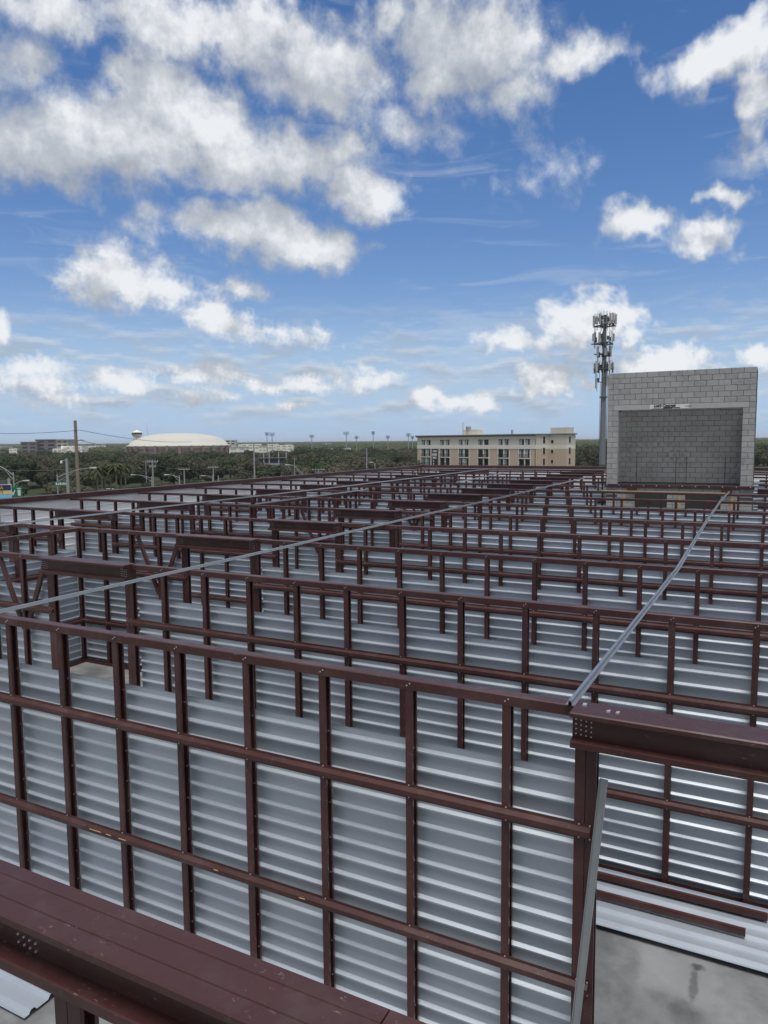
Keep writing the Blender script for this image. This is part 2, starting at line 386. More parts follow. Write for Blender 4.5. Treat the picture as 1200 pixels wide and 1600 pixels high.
def thing(name, label, cat, loc=(0, 0, 0), rotz=0.0, group=None):
    o = bpy.data.objects.new(name, None); col.objects.link(o); o.location = loc; o.rotation_euler = (0, 0, rotz)
    o['label'] = label; o['category'] = cat
    if group: o['group'] = group
    o.empty_display_size = .3
    return o
def tag(o, label, cat, group=None):
    o['label'] = label; o['category'] = cat
    if group: o['group'] = group
    return o
def structure(name, mb, m, loc=(0, 0, 0)):
    return mb.build(name, m, None, loc, kind='structure')

# ------------------------------------------------------------------ ground, floor slab, roads
g = MB()
S = 9000
n = 24
for i in range(n+1):
    for j in range(n+1): g.v.append((-S+2*S*i/n, -S+2*S*j/n, 0))
for i in range(n):
    for j in range(n): g.f.append([i*(n+1)+j, (i+1)*(n+1)+j, (i+1)*(n+1)+j+1, i*(n+1)+j+1])
structure('ground', g, GROUND, (0, 0, GZ))
structure('concrete_floor', MB().box(-21.3, -4, -.35, 6, 46.4, 0), CONC)
structure('building_base', MB().box(-21.2, -4.0, GZ-.2, 5.9, 46.3, -.36), CREAM)

# ------------------------------------------------------------------ partition walls
STEP, PHASE = .785, -.07
BAY = STEP*4
def c_stud(w=.06, d=.09, t=.004, lip=.020):
    return [(0, 0), (w, 0), (w, lip), (w-t, lip), (w-t, t), (t, t), (t, d-t), (w-t, d-t), (w-t, d-lip), (w, d-lip), (w, d), (0, d)]
STUD = MB().prism(c_stud(), .012, ZT-.006, 'z').mesh('stud', PRIMER)
POST = MB().prism(c_stud(.072), .012, ZT-.243, 'z').mesh('post', PRIMER)
RIB = .1525; SH_TOP = ZT-.53
def rib_profile(nr, z0):
    "ribbed sheet seen from the front: pans at y=.032, ribs stand forward"
    p = [(.034, z0)]
    for k in range(nr):
        z = z0+RIB*k+.052
        p += [(.034, z), (.006, z+.012), (.006, z+.026), (.034, z+.046)]
    p.append((.034, z0+RIB*nr))
    return p
COURSES = []
z = SH_TOP-16*RIB
for nr in (5, 5, 6):
    COURSES.append((nr, z)); z += nr*RIB
_sheets = {}
def sheet_mesh(nr, L):
    k = (nr, round(L, 3))
    if k not in _sheets:
        pr = rib_profile(nr, 0)
        if nr == 6: pr = pr[:-1]+[(.034, nr*RIB+.0)]+[(.028, nr*RIB+.004)]
        _sheets[k] = MB().sheet(pr, 0, L).mesh('metal_sheet', SHEET)
    return _sheets[k]
def track_profile(y0, y1, z, h, t=.004, c=.007):
    "channel over the stud tops, open side down"
    return [(y0, z-h), (y0, z-c), (y0+c, z), (y1-c, z), (y1, z-c), (y1, z-h), (y1-t, z-h), (y1-t, z-t), (y0+t, z-t), (y0+t, z-h)]
def hat_profile(z):
    "hat-shaped girt fixed to the stud faces (y=0), standing forward"
    return [(-.002, z-.058), (-.006, z-.058), (-.006, z-.036), (-.046, z-.024), (-.046, z+.016), (-.006, z+.036), (-.006, z+.058), (-.002, z+.058)]
GIRTS = (ZT-.89, ZT-2.05)
def screw(mb, x, y, z, r=.0065):
    o = len(mb.v); n = 6
    for (k, yy) in ((r, y), (r*.8, y-.006)):
        for i in range(n):
            a = 2*math.pi*i/n; mb.v.append((x+k*math.cos(a), yy, z+k*math.sin(a)))
    for i in range(n):
        j = (i+1) % n; mb.f.append([o+i, o+j, o+n+j, o+n+i])
    mb.f.append([o+n+i for i in range(n)])
def header(root, a, b, bolts=True, lod=1, ends=True):
    "door header: two channels, three-strip top, recessed web with bolt clusters, lower lip"
    y0, y1 = -.165, .092
    zt = ZT+.008
    prof = [(y0, zt-.035), (y0, zt-.008), (y0+.008, zt), (y0+.075, zt), (y0+.079, zt-.006), (y0+.083, zt), (y0+.180, zt), (y0+.184, zt-.006), (y0+.188, zt), (y1-.008, zt), (y1, zt-.008),
            (y1, zt-.250), (y0+.012, zt-.250), (y0+.012, zt-.210), (y0+.020, zt-.207), (y0+.085, zt-.199), (y0+.085, zt-.050), (y0+.022, zt-.038), (y0+.018, zt-.035)]
    h = MB().prism(prof, a, b).build('door_header', PRIMER, root)
    if bolts:
        m = MB()
        if a == -1.12:
            for xx in (-.90, -.84): m.box(xx, y0+.10, zt, xx+.022, y0+.125, zt+.010); m.box(xx+.008, y0+.125, zt, xx+.018, y0+.15, zt+.006)
            m.box(-1.07, y0+.15, zt, -1.045, y0+.19, zt+.012)
        for xc in ((a+.075, b-.075) if ends is True else ends):
            for i in range(4):
                for j in range(4):
                    screw(m, xc-.05+.034*i, y0+.084, zt-.070-.034*j-.003*i, .0062 if lod else .008)
        m.build('bolts', BOLT, h, kind='stuff')
    return h
def partition(label, x, y, rotz, x0, x1, headers=(), braces=(), lod=1, group='stud partitions standing in rows', girts=GIRTS, splice=()):
    """one stud partition: tracks, C studs, girts, ribbed sheets on the far side.
    local x runs along the wall, local -y is the side with the studs"""
    root = thing('partition_wall', label, 'partition wall', (x, y, 0), rotz, group)
    segs = []; a = x0
    for (h0, h1) in sorted(headers): segs.append((a, h0)); a = h1
    segs.append((a, x1))
    sm = MB()
    for (a, b) in segs:
        if b-a < .1: continue
        MB().prism(track_profile(-.006, .096, ZT, .078), a, b).build('top_track', PRIMER, root)
        MB().prism([(-.006, .07), (-.002, .07), (-.002, .004), (.092, .004), (.092, .05), (.096, .05), (.096, 0), (-.006, 0)], a, b).build('bottom_track', PRIMER, root)
        for gz in girts:
            MB().prism(hat_profile(gz), a-(.11 if a > x0 else 0), b+(.12 if b < x1 else 0)).build('girt', PRIMER, root)
        k0 = math.ceil((a-PHASE+.05)/STEP); k1 = math.floor((b-PHASE-.12)/STEP)
        xs = [PHASE+STEP*k for k in range(k0, k1+1)]
        for xx in xs:
            link('stud', STUD, root, (xx+rnd.uniform(-.006, .006), 0, 0))
        ends = []
        if abs(a-x0) > .01: ends += [a-.150, a-.074]
        if abs(b-x1) > .01: ends += [b+.002, b+.078]
        for e in ends: link('post', POST, root, (e, 0, 0))
        if lod:
            for xx in xs:
                screw(sm, xx+.018, -.006, ZT-.045); screw(sm, xx+.042, -.006, ZT-.028)
                for gz in girts:
                    screw(sm, xx+.030, -.006, gz+.048); screw(sm, xx+.030, -.006, gz-.048)
                if lod > 1:
                    for zz in [.25+.31*i for i in range(8)]:
                        o = len(sm.v); sm.box(xx+.028, .078, zz, xx+.038, .086, zz+.011)
            for e in ends:
                for gz in girts:
                    screw(sm, e+.036, -.006, gz+.048); screw(sm, e+.036, -.006, gz-.048)
        # sheets, in lengths of four bays
        L = a
        while L < b-.02:
            nx = PHASE+.03+BAY*(math.floor((L-PHASE-.03)/BAY+1e-6)+1)
            e = min(nx, b)
            for (nr, zc) in COURSES:
                link('metal_sheet', sheet_mesh(nr, e-L), root, (L, .0975+rnd.uniform(0, .0025), zc))
            L = e
    for (h0, h1) in headers:
        header(root, h0, h1, lod > 0, 1)
    for (bx0, bx1) in braces:
        c = (bx0+bx1)/2
        for (p, q) in ((bx0+.04, c-.03), (bx1-.04, c+.03)):
            MB().bar((p, .045, ZT-.10), (q, .045, ZT-1.28), .075, .05).build('brace', PRIMER, root)
    if sm.v: sm.build('screw_heads', BOLT, root, kind='stuff')
    return root
MH = (-10.4, -8.5); LH = (-17.8, -15.55)
YR = [yy-.095 for yy in (5.1, 8.17, 11.3, 14.36, 17.42, 20.5, 23.62, 26.7, 29.75, 32.8, 35.85, 38.9, 41.95, 44.4)]
EXT_X = -21.0
BR = [(-11.66, -10.44)]
# the door header right under the camera
r0 = thing('door_header', 'wide brown door header crossing the bottom left corner, with bolts on its dark web', 'door header', (0, 1.89, 0))
h = header(r0, -4.9, -1.02, True, 1, ends=(-2.56,)); h.name = 'beam'
h = header(r0, -1.014, 1.6, False, 1); h.name = 'beam'
for e in (-2.50, -2.424): link('post', POST, r0, (e, -.02, 0))
r0_scr = MB()
first_wall = partition('nearest brown stud wall backed with silver ribbed sheets, ending at the large doorway header on the right', 0, YR[0], 0, -8.35, 5, [(-1.12, 1.05)], (), 2)
for (xx, ww, gz) in ((-5.95, .16, GIRTS[1]), (-5.72, .07, GIRTS[1]), (-5.55, .10, GIRTS[1]), (-4.35, .05, GIRTS[1]), (-3.42, .06, GIRTS[1])):
    MB().box(xx, YR[0]-.0475, gz+.006, xx+ww, YR[0]-.0455, gz+.012).build('scrape_mark', SIGNY, first_wall, (0, -YR[0], 0))
partition('second brown stud wall from the camera, its short doorway header near the left edge under a silver strip', 0, YR[1], 0, -16, 5, [MH], BR, 1)
partition('third brown stud wall from the camera, meeting a cross wall at its left corner post', 0, YR[2], 0, EXT_X+.06, 5, [LH, MH], BR, 1)
ORD = {3: 'fourth', 4: 'fifth', 5: 'sixth', 6: 'seventh', 7: 'eighth'}
for k in (3, 4, 5, 6, 7):
    extra = {3: 'running to the bright outer wall on the left', 4: 'behind the fourth wall and its two doorway headers', 5: 'crossed by silver strips in the middle of the roofless floor',
             6: 'two rows in front of the wall that runs into the block tower', 7: 'with a yellow board lying on top in front of the block tower'}[k]
    partition('%s brown stud wall from the camera, %s' % (ORD[k], extra), 0, YR[k], 0, EXT_X+.06, 5, [LH, MH], BR if k in (4, 6) else (), 1 if k < 6 else 0)
partition('ninth brown stud wall from the camera, ending just left of the block tower', 0, YR[8], 0, EXT_X+.06, -5.95, [LH, MH], (), 0)
partition('short brown stud wall with a header just right of the block tower', 0, YR[8], 0, -.36, 5, [(-.3, 1.6)], (), 0)
for k, lab in ((9, 'tenth brown stud wall from the camera, level with the inside of the block tower'), (10, 'eleventh brown stud wall from the camera, behind the block tower'),
               (11, 'twelfth brown stud wall from the camera, third in front of the far outer wall'), (12, 'thirteenth brown stud wall from the camera, last but one before the far outer wall'),
               (13, 'farthest brown stud wall, right in front of the far outer wall')):
    x1 = 5 if k > 10 else -6.0
    partition(lab, 0, YR[k], 0, EXT_X+.06, x1, [LH, MH], (), 0)
    if k in (9, 10): 
        partition('short brown stud wall right of the block tower, %s' % ('beside its open shaft' if k == 9 else 'just behind its back wall'), 0, YR[k], 0, -.3, 5, (), (), 0)
# cross walls along the corridor
partition('brown cross wall running back from the second to the third stud wall at the left edge', -13.3, YR[1]+.10, R(90), 0, YR[2]-YR[1]-.11, (), (), 1, 'cross walls along the corridor')
partition('brown cross wall between the fifth and sixth stud walls left of the middle', -13.3, YR[4]+.10, R(90), 0, YR[5]-YR[4]-.11, (), (), 0, 'cross walls along the corridor')
partition('brown cross wall between the sixth and seventh stud walls left of the middle', -13.3, YR[5]+.10, R(90), 0, YR[6]-YR[5]-.11, (), (), 0, 'cross walls along the corridor')

# ------------------------------------------------------------------ outer walls
def outer_wall(label, x, y, rotz, L, capz):
    root = thing('outer_wall', label, 'outer wall', (x, y, 0), rotz, 'outer walls of the roofless floor')
    k = 0; a = 0
    while a < L-.01:
        b = min(a+3.6, L)
        prof = []
        zz = .01
        while zz < capz-.2:
            prof += [(0, zz), (0, zz+.115), (-.014, zz+.130), (-.014, zz+.160), (0, zz+.175)]; zz += .25
        prof.append((0, capz-.10))
        MB().sheet(prof, a, b-.004).build('metal_sheet', SHEETLIT, root, (0, rnd.uniform(-.003, .003), 0))
        a = b
    MB().box(0, .05, .0, L, .14, capz-.2).build('backing', SHEET, root)
    a = 0
    while a < L-.01:
        b = min(a+6.1, L)
        MB().prism([(-.10, capz-.17), (-.10, capz-.012), (-.088, capz), (.16, capz), (.172, capz-.012), (.172, capz-.2), (.165, capz-.2), (.165, capz-.012), (-.092, capz-.012), (-.092, capz-.17)], a, b-.006).build('parapet_cap', PRIMER, root)
        a = b
    return root
outer_wall('brightly lit inner face of the left outer wall with a brown parapet cap', EXT_X, 0, R(90), 45.9, ZT+.15)
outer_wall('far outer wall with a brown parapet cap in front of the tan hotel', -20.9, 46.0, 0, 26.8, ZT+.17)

# ------------------------------------------------------------------ galvanised strips lying over the walls
def strip_line(label, pts, w=.064, cat='steel strip', name='steel_strip', lift=.0):
    root = thing(name, label, cat, (*pts[0][:2], ZT+.002+lift), 0, 'galvanised strips lying across the wall tops')
    for i in range(len(pts)-1):
        a = Vector((pts[i][0]-pts[0][0], pts[i][1]-pts[0][1], 0)); b = Vector((pts[i+1][0]-pts[0][0], pts[i+1][1]-pts[0][1], 0))
        d = (b-a); L = d.length+.25
        prof = [(-w/2, 0), (-w/2, .004), (-w/2+.016, .005), (-w/2+.020, .036), (w/2-.020, .036), (w/2-.016, .005), (w/2, .004), (w/2, 0), (w/2-.019, 0), (w/2-.024, .030), (-w/2+.024, .030), (-w/2+.019, 0)]
        o = MB().prism(prof, 0, L).build('strip_length', GALV, root, (a.x, a.y, .004*(i % 2)))
        o.rotation_euler = (0, 0, math.atan2(d.y, d.x))
    return root
strip_line('longest silver strip, running from the nearest wall top at left into the far rows', [(-7.37, 5.02), (-7.36, 11.0), (-7.43, 17.0), (-7.42, 23.0), (-7.52, 29.0), (-7.55, 34.6)])
strip_line('silver strip nearest the left outer wall, running back to the far wall', [(-15.28, 8.0), (-15.24, 14.0), (-15.2, 20.0), (-15.15, 26.5), (-15.2, 33.0), (-15.4, 39.5), (-15.5, 45.3)])
strip_line('silver strip on the right, running from the large doorway header back to the block tower', [(-1.15, 4.97), (-1.07, 11.0), (-1.15, 17.4), (-1.18, 23.4), (-1.13, 27.1)], lift=.004)
strip_line('short silver strip in the far middle rows, between the two long strips', [(-11.95, 29.9), (-12.3, 34.0), (-12.8, 38.6)])
strip_line('silver strip lying along the cross walls left of the middle', [(-13.33, 17.5), (-13.30, 23.9)], w=.06)
# leaning channel in the doorway
a = Vector((-1.071, 4.547, .0)); b = Vector((-.912, 4.972, 2.53))
d = (b-a).normalized(); u = Vector((1, 0, 0)); u = (u-u.dot(d)*d).normalized(); w = d.cross(u)
lm = MB(); prof = [(-.027, 0), (.027, 0), (.027, .03), (.023, .03), (.023, .004), (-.023, .004), (-.023, .03), (-.027, .03)]
for k in (a, b):
    for (p, q) in prof: lm.v.append(tuple(k-a+u*p-w*(q)))
nn = len(prof)
for i in range(nn): j = (i+1) % nn; lm.f.append([i, j, nn+j, nn+i])
lm.f.append(list(range(nn))[::-1]); lm.f.append([nn+i for i in range(nn)])
tag(lm.build('steel_channel', GALV, None, a), 'silver steel channel leaning against the brown post beside the doorway', 'steel channel')

# ------------------------------------------------------------------ loose material on the floor
def floor_sheet(label, x0, x1, y0, z, nr, rotz=0, x=0, y=0):
    prof = [(0, 0)]
    for k in range(nr):
        yy = .19*k+.045
        prof += [(yy, 0), (yy+.022, .03), (yy+.055, .03), (yy+.077, 0)]
    prof.append((.19*nr+.02, 0)); prof.append((.19*nr+.02, .028))
    o = MB().sheet(prof, x0, x1).build('metal_sheet', SHEET, None, (x, y0, z), rotz=rotz)
    return tag(o, label, 'metal sheet', 'loose metal sheets on the floor')
floor_sheet('loose ribbed silver sheet on the concrete floor behind the doorway, under two brown channels', -2.6, 2.4, 7.06, .062, 5)
for i, xx in enumerate((-1.9, .62)):
    tag(MB().box(xx-.045, 7.12, .0, xx+.045, 7.98, .058).build('timber_block', TIMBER), ['timber bearer under the loose sheet, behind the doorway post', 'timber bearer under the middle of the loose sheet beside the doorway', 'timber bearer under the right end of the loose sheet beyond the frame'][i], 'timber', 'bearers under the loose sheet') if i != 0 else None
def brown_channel(label, x0, x1, y, z, rz):
    root = thing('brown_channel', label, 'steel channel', (x0, y, z), rz, 'loose brown channels on the silver sheet')
    L = x1-x0
    MB().prism([(-.055, 0), (-.055, .05), (-.05, .05), (-.05, .005), (-.012, .005), (-.004, .034), (.034, .034), (.040, .004), (.055, .004), (.055, 0)], 0, L).build('channel', PRIMER, root)
    m = MB(); xx = .35
    while xx < L: 
        o = MB(); m.lathe([(.010, 0), (.010, .006), (.004, .010)], 8, (xx, -.03, .005)); xx += .62
    m.build('screw_heads', BOLT, root, kind='stuff')
brown_channel('longer loose brown channel on the silver sheet, nearer the second wall', -2.3, .16, 7.84, .095, R(.6))
brown_channel('shorter loose brown channel on the silver sheet, nearer the doorway', -2.4, -.03, 7.50, .095, R(.3))
floor_sheet('bright ribbed silver sheet on the floor in the lower left corner', -7.6, -5.38, 3.73, .03, 4)

# ------------------------------------------------------------------ concrete block tower
TX0, TY, TW = -5.765, 30.6, 5.294
MOD, CH = TW/12.5, .2095
TTOP = CAMZ+2.573
tower = thing('block_tower', 'grey concrete block tower with a wide opening, rising out of the stud walls', 'block tower', (TX0, TY, 0))
TD = 2.15
OPZ1 = TTOP-7*CH; OPX0, OPX1 = .42, TW-.43
LEDZ = CAMZ-1.80
core = MB()
core.box(0, .012, OPZ1+.004, TW, .2, TTOP-.004)
core.box(0.003, .012, 0, OPX0-.003, .2, OPZ1+.004); core.box(OPX1+.003, .012, 0, TW-.003, .2, OPZ1+.004)
core.box(.002, .2, 0, .2, TD, TTOP-.006); core.box(TW-.2, .2, 0, TW-.002, TD, TTOP-.006)
core.box(.2, TD-.19, 0, TW-.2, TD, TTOP-.008)
LZ = LEDZ-.30
core.box(OPX0-.003, .012, LZ, OPX1+.003, .2, LEDZ-.01)
D1 = (4.647, 3.454); D2 = (2.782, 1.547)
d1 = (-4.647-TX0, -3.454-TX0); d2 = (-2.782-TX0, -1.547-TX0)
for (a, b) in ((OPX0-.003, d1[0]), (d1[1], d2[0]), (d2[1], OPX1+.003)): core.box(a, .012, 0, b, .2, LZ)
core.build('mortar_core', MORTAR, tower)
J = .013
_bm = {}
def block(x0, x1, z0, z1, y=0.0, dpt=.19, m=BLOCK, rot=0, jitter=.003):
    key = (round(x1-x0, 3), round(z1-z0, 3), m.name)
    if key not in _bm:
        _bm[key] = MB().chbox(J/2, 0, J/2, x1-x0-J/2, .02, z1-z0-J/2, .004).mesh('block', m)
    return link('block', _bm[key], tower, (x0, y+rnd.uniform(-jitter, jitter)*.8, z0), rot)
def course(z0, x0, x1, shift, y=0.0, m=BLOCK):
    "running bond between x0 and x1"
    x = x0; first = True
    while x < x1-.02:
        w = MOD*(.5 if (first and shift) else 1.0); first = False
        e = min(x+w, x1)
        if x1-e < .06: e = x1
        block(x, e, z0, z0+CH, y, m=m); x = e
for k in range(6): course(TTOP-(k+1)*CH, 0, TW, k % 2 == 0)
# lintel course
zl = TTOP-7*CH
block(0, .22, zl, zl+CH); block(TW-.22, TW, zl, zl+CH)
lint = MB().chbox(.225, 0, zl+.004, TW-.225, .02, zl+CH-.006, .003).build('lintel', LINTEL, tower, (0, -.004, 0))
mk = MB().box(0, -.002, 0, 1.42, 0, CH-.045).build('painted_patch', WHITEP, lint, (1.60, -.0045, zl+.02))
def text(body, size, mtl, parent, loc, shear=0.0, rotz=0.0, name='lettering', ext=.0, sx=1.0, off=0.0):
    c = bpy.data.curves.new(name, 'FONT'); c.body = body; c.size = size; c.shear = shear; c.extrude = ext; c.materials.append(mtl); c.offset = off
    tmp = bpy.data.objects.new('tmp', c); col.objects.link(tmp)
    dg = bpy.context.evaluated_depsgraph_get()
    me = bpy.data.meshes.new_from_object(tmp.evaluated_get(dg)); bpy.data.objects.remove(tmp)
    o = bpy.data.objects.new(name, me); col.objects.link(o); o.location = loc; o.rotation_euler = (R(90), 0, rotz); o.parent = parent; o.scale = (sx, 1, 1)
    o['kind'] = 'stuff'
    return o
text("Lott's Concrete", .150, BLACKP, lint, (1.74, -.0075, zl+.094), .35, ext=.0006, sx=.82, off=.009)
pm = MB()
pm.prism([(1.66, zl+.028), (2.05, zl+.028), (2.10, zl+.045), (1.70, zl+.045)], -.0075, -.0068, 'y')
pm.prism([(2.06, zl+.032), (2.12, zl+.083), (2.42, zl+.083), (2.48, zl+.055), (2.42, zl+.026), (2.12, zl+.026)], -.0076, -.0069, 'y')
pm.prism([(2.46, zl+.036), (2.70, zl+.030), (2.71, zl+.068), (2.46, zl+.075)], -.0075, -.0068, 'y')
pm.prism([(1.78, zl+.058), (1.98, zl+.060), (1.98, zl+.070), (1.78, zl+.068)], -.0075, -.0068, 'y')
pm.box(2.88, -.0075, zl+.100, 3.02+.10, -.0068, zl+.114); pm.box(2.92, -.0075, zl+.078, 3.05, -.0068, zl+.086)
pm.build('printed_mark', BLACKP, lint, kind='stuff')
# jambs
k = 0; z = zl-CH
while z > LEDZ-.35-CH:
    z0 = max(z, LEDZ-.30)
    if k % 2: block(0, OPX0, z, z+CH); block(OPX1, TW, z, z+CH)
    else:
        block(0, OPX0*.48, z, z+CH); block(OPX0*.48, OPX0, z, z+CH); block(OPX1, OPX1+.21, z, z+CH); block(OPX1+.21, TW, z, z+CH)
    z -= CH; k += 1
# the reveal of the opening: cut ends of the jamb blocks and inner side wall
rv = MB(); k = 0; z = zl-CH
while z > LEDZ-.1:
    y = .2; first = True
    while y < TD-.2:
        w = MOD*(.5 if (first and k % 2) else 1); first = False
        e = min(y+w, TD-.19)
        rv.box(.19, y+J/2, z+J/2, .208, e-J/2, z+CH-J/2); y = e
    z -= CH; k += 1
rv.build('side_wall_block', BLOCK, tower, kind='stuff')
MB().box(OPX0-.004, .014, LEDZ, OPX0+.003, .196, zl).build('jamb_reveal', LINTEL, tower)
# back wall of the shaft
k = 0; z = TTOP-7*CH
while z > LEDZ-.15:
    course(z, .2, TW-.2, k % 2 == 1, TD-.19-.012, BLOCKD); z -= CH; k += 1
for xx in (.86, 2.40, 2.80, 4.24):
    MB().box(xx, TD-.206, LEDZ-.1, xx+.022, TD-.19, LEDZ+1.05).build('control_joint', REBAR, tower)
# course under the ledger and piers
for zz in (LEDZ-.13-CH,):
    course(zz, OPX0, OPX1, True)
for i in range(1, 4):
    zz = LEDZ-.13-CH*(1+i)
    for (a, b) in ((OPX0, d1[0]), (d1[1], d2[0]), (d2[1], OPX1)): course(zz, a, b, i % 2 == 1)
    if i > 1:
        block(0, OPX0, zz, zz+CH); block(OPX1, TW, zz, zz+CH)
led = MB().prism([(-.09, LEDZ-.125), (-.09, LEDZ-.006), (-.084, LEDZ), (-.004, LEDZ), (-.004, LEDZ-.006), (-.085, LEDZ-.006), (-.085, LEDZ-.125)], -.06, TW+.06).build('ledger', PRIMER, tower)
m = MB()
for i in range(12): screw(m, .05+.47*i, -.09, LEDZ-.045, .022)
m.build('bolts', BOLT, led, kind='stuff')
for xx in (.83, 4.24): MB().box(xx, -.10, LEDZ-.29, xx+.36, -.03, LEDZ-.13).build('bracket', PRIMER, tower)
for xx in (.64, d1[1]+.42, 4.56): MB().box(xx, -.03, .0, xx+.10, .05, LEDZ-.32).build('door_frame_timber', TIMBER, tower)
tag(MB().box(-5.16, YR[7]+.0, ZT+.003, -1.2, YR[7]+.09, ZT+.030).build('timber_board', TIMBER), 'long yellow timber board lying on the wall top in front of the block tower', 'timber board')

# ------------------------------------------------------------------ hotel
HL, HR_ = Vector((-105.45, 228.35, 0)), Vector((-59.52, 209.19, 0))
hd = (HR_-HL).normalized(); HW = (HR_-HL).length; hrot = math.atan2(hd.y, hd.x)
hotel = thing('hotel', 'tan and cream four storey hotel with paired arched windows beyond the far wall', 'hotel', (HL.x, HL.y, 0), hrot)
HC = CAMZ
ROOF = HC+1.35
Z_BAND0, Z_BAND1 = HC-2.75, HC-1.62
def wall_with_openings(mb, x0, x1, z0, z1, holes, y, dep):
    "front sheet of a wall at y with real openings, reveals dep deep"
    xs = sorted({x0, x1, *[h[0] for h in holes], *[h[1] for h in holes]}); zs = sorted({z0, z1, *[h[2] for h in holes], *[h[3] for h in holes]})
    for i in range(len(xs)-1):
        for j in range(len(zs)-1):
            cx, cz = (xs[i]+xs[i+1])/2, (zs[j]+zs[j+1])/2
            if any(h[0] < cx < h[1] and h[2] < cz < h[3] for h in holes): continue
            mb.quad((xs[i], y, zs[j]), (xs[i+1], y, zs[j]), (xs[i+1], y, zs[j+1]), (xs[i], y, zs[j+1]))
    for (a, b, c, d) in holes:
        mb.quad((a, y, c), (a, y+dep, c), (a, y+dep, d), (a, y, d)); mb.quad((b, y+dep, c), (b, y, c), (b, y, d), (b, y+dep, d))
        mb.quad((a, y, c), (b, y, c), (b, y+dep, c), (a, y+dep, c)); mb.quad((a, y+dep, d), (b, y+dep, d), (b, y, d), (a, y, d))
WX = [(2.0, 6.5), (11.0, 15.4), (19.5, 23.8), (27.75, 32.05), (36.0, 40.1), (43.95, 48.0)]
ROWS = [(HC-1.60, HC+.12), (HC-5.35, HC-2.80), (HC-8.25, HC-5.65), (HC-11.2, HC-8.6)]
holes = [(a, b, z0, z1) for (a, b) in WX for (z0, z1) in ROWS]
up = MB(); wall_with_openings(up, 0, HW, Z_BAND1, ROOF, [h for h in holes if h[2] > Z_BAND1], 0, .35)
up.build('upper_wall', CREAM, hotel)
lo = MB(); wall_with_openings(lo, 0, HW, GZ, Z_BAND0, [h for h in holes if h[2] < Z_BAND0], 0, .35)
lo.build('lower_wall', TAN, hotel)
MB().box(-.05, -.10, Z_BAND0, HW+.05, .3, Z_BAND1).build('band', IVORY, hotel)
MB().prism([(-.15, ROOF-.35), (-.55, ROOF), (-.55, ROOF+.28), (.3, ROOF+.28), (.3, ROOF-.35)], -.5, HW+.4).build('cornice', DTRIM, hotel)
MB().box(.05, .9, GZ, HW-.05, 6.2, ROOF+.05).build('block_body', CREAM, hotel)
for (a, b) in WX:
    for r, (z0, z1) in enumerate(ROWS):
        w = MB(); mid = (a+b)/2
        w.box(mid-.22, .06, z0, mid+.22, .34, z1)
        w.box(a, .16, z1-.12, b, .3, z1)
        fr = w.build('window', IVORY, hotel)
        for (p, q) in ((a, mid-.22), (mid+.22, b)):
            MB().box(p, .30, z0, q, .36, z1-.12).build('pane', GLASS, fr)
            # arched head
            n = 8; arc = [(p, z1), (q, z1)]+[(q-(q-p)*i/n, z1-.05-.42*(1-math.sin(math.pi*i/n))) for i in range(n+1)]
            MB().prism(arc, .14, .22, 'y').build('arch', BALC, fr)
            s = rnd.random()
            if s < .72:
                c0 = p+.06; c1 = p+(q-p)*rnd.uniform(.32, .5)
                MB().box(c0, .27, z0+.05, c1, .295, z1-.2).build('curtain', CURTAIN, fr)
                if s < .45: MB().box(c1+.5, .27, z0+.05, q-.05, .295, z1-.2).build('curtain', CURTAIN, fr)
            mu = MB(); mu.box((p+q)/2-.04, .255, z0, (p+q)/2+.04, .30, z1-.1); mu.build('mullion', BALC, fr)
        if r > 0:
            rail = MB(); rail.box(a-.05, -.16, z0+.95, b+.05, -.10, z0+1.03); rail.box(a-.05, -.16, z0+.02, b+.05, -.10, z0+.09)
            x = a
            while x < b: rail.box(x, -.15, z0, x+.05, -.11, z0+.98); x += .24
            rail.build('balcony_rail', BALC, hotel)
            MB().box(a-.15, -.22, z0-.26, b+.15, .05, z0-.04).build('balcony_slab', IVORY, hotel)
    MB().box(a-.30, -.06, GZ, a-.04, .02, Z_BAND0-.002).build('window_trim', IVORY, hotel)
    MB().box(b+.04, -.06, GZ, b+.30, .02, Z_BAND0-.002).build('window_trim', IVORY, hotel)
# end wall and stair wing, local frame: x along the front, y to the back
def small_window(x, y, z, facing, w=1.0, h=1.9):
    f = MB()
    if facing == 'x':
        f.box(x-.02, y-w/2-.08, z-.08, x+.05, y+w/2+.08, z+h+.08); fr = f.build('window', IVORY, hotel)
        MB().box(x+.02, y-w/2, z, x+.065, y+w/2, z+h).build('pane', GLASS, fr)
    else:
        f.box(x-w/2-.08, y-.05, z-.08, x+w/2+.08, y+.02, z+h+.08); fr = f.build('window', IVORY, hotel)
        MB().box(x-w/2, y-.065, z, x+w/2, y-.02, z+h).build('pane', GLASS, fr)
e = HW
for (nm, z0, z1, m) in (('end_wall_lower', GZ, Z_BAND0, TAN), ('end_wall_band', Z_BAND0, Z_BAND1, IVORY), ('end_wall_upper', Z_BAND1, ROOF, CREAM)):
    MB().box(e-.04, .36, z0, e+(.04 if 'band' in nm else 0), 6.24, z1).build(nm, m, hotel)
    MB().box(e+.01, 6.26, z0, e+6.3, 10.5, z1).build(nm.replace('end_wall', 'wing_wall'), m, hotel)
MB().box(e-.04, .3, ROOF, e+.4, 6.2, ROOF+.28).build('cornice', DTRIM, hotel)
MB().box(e-.3, 5.9, ROOF+.002, e+6.7, 10.9, ROOF+.30).build('cornice', DTRIM, hotel)
MB().box(e+.2, 6.8, ROOF+.3, e+5.9, 10.2, ROOF+2.0).build('stair_head', CREAM, hotel)
for z in (HC-1.15, HC-4.3, HC-7.4): small_window(e, 4.1, z, 'x')
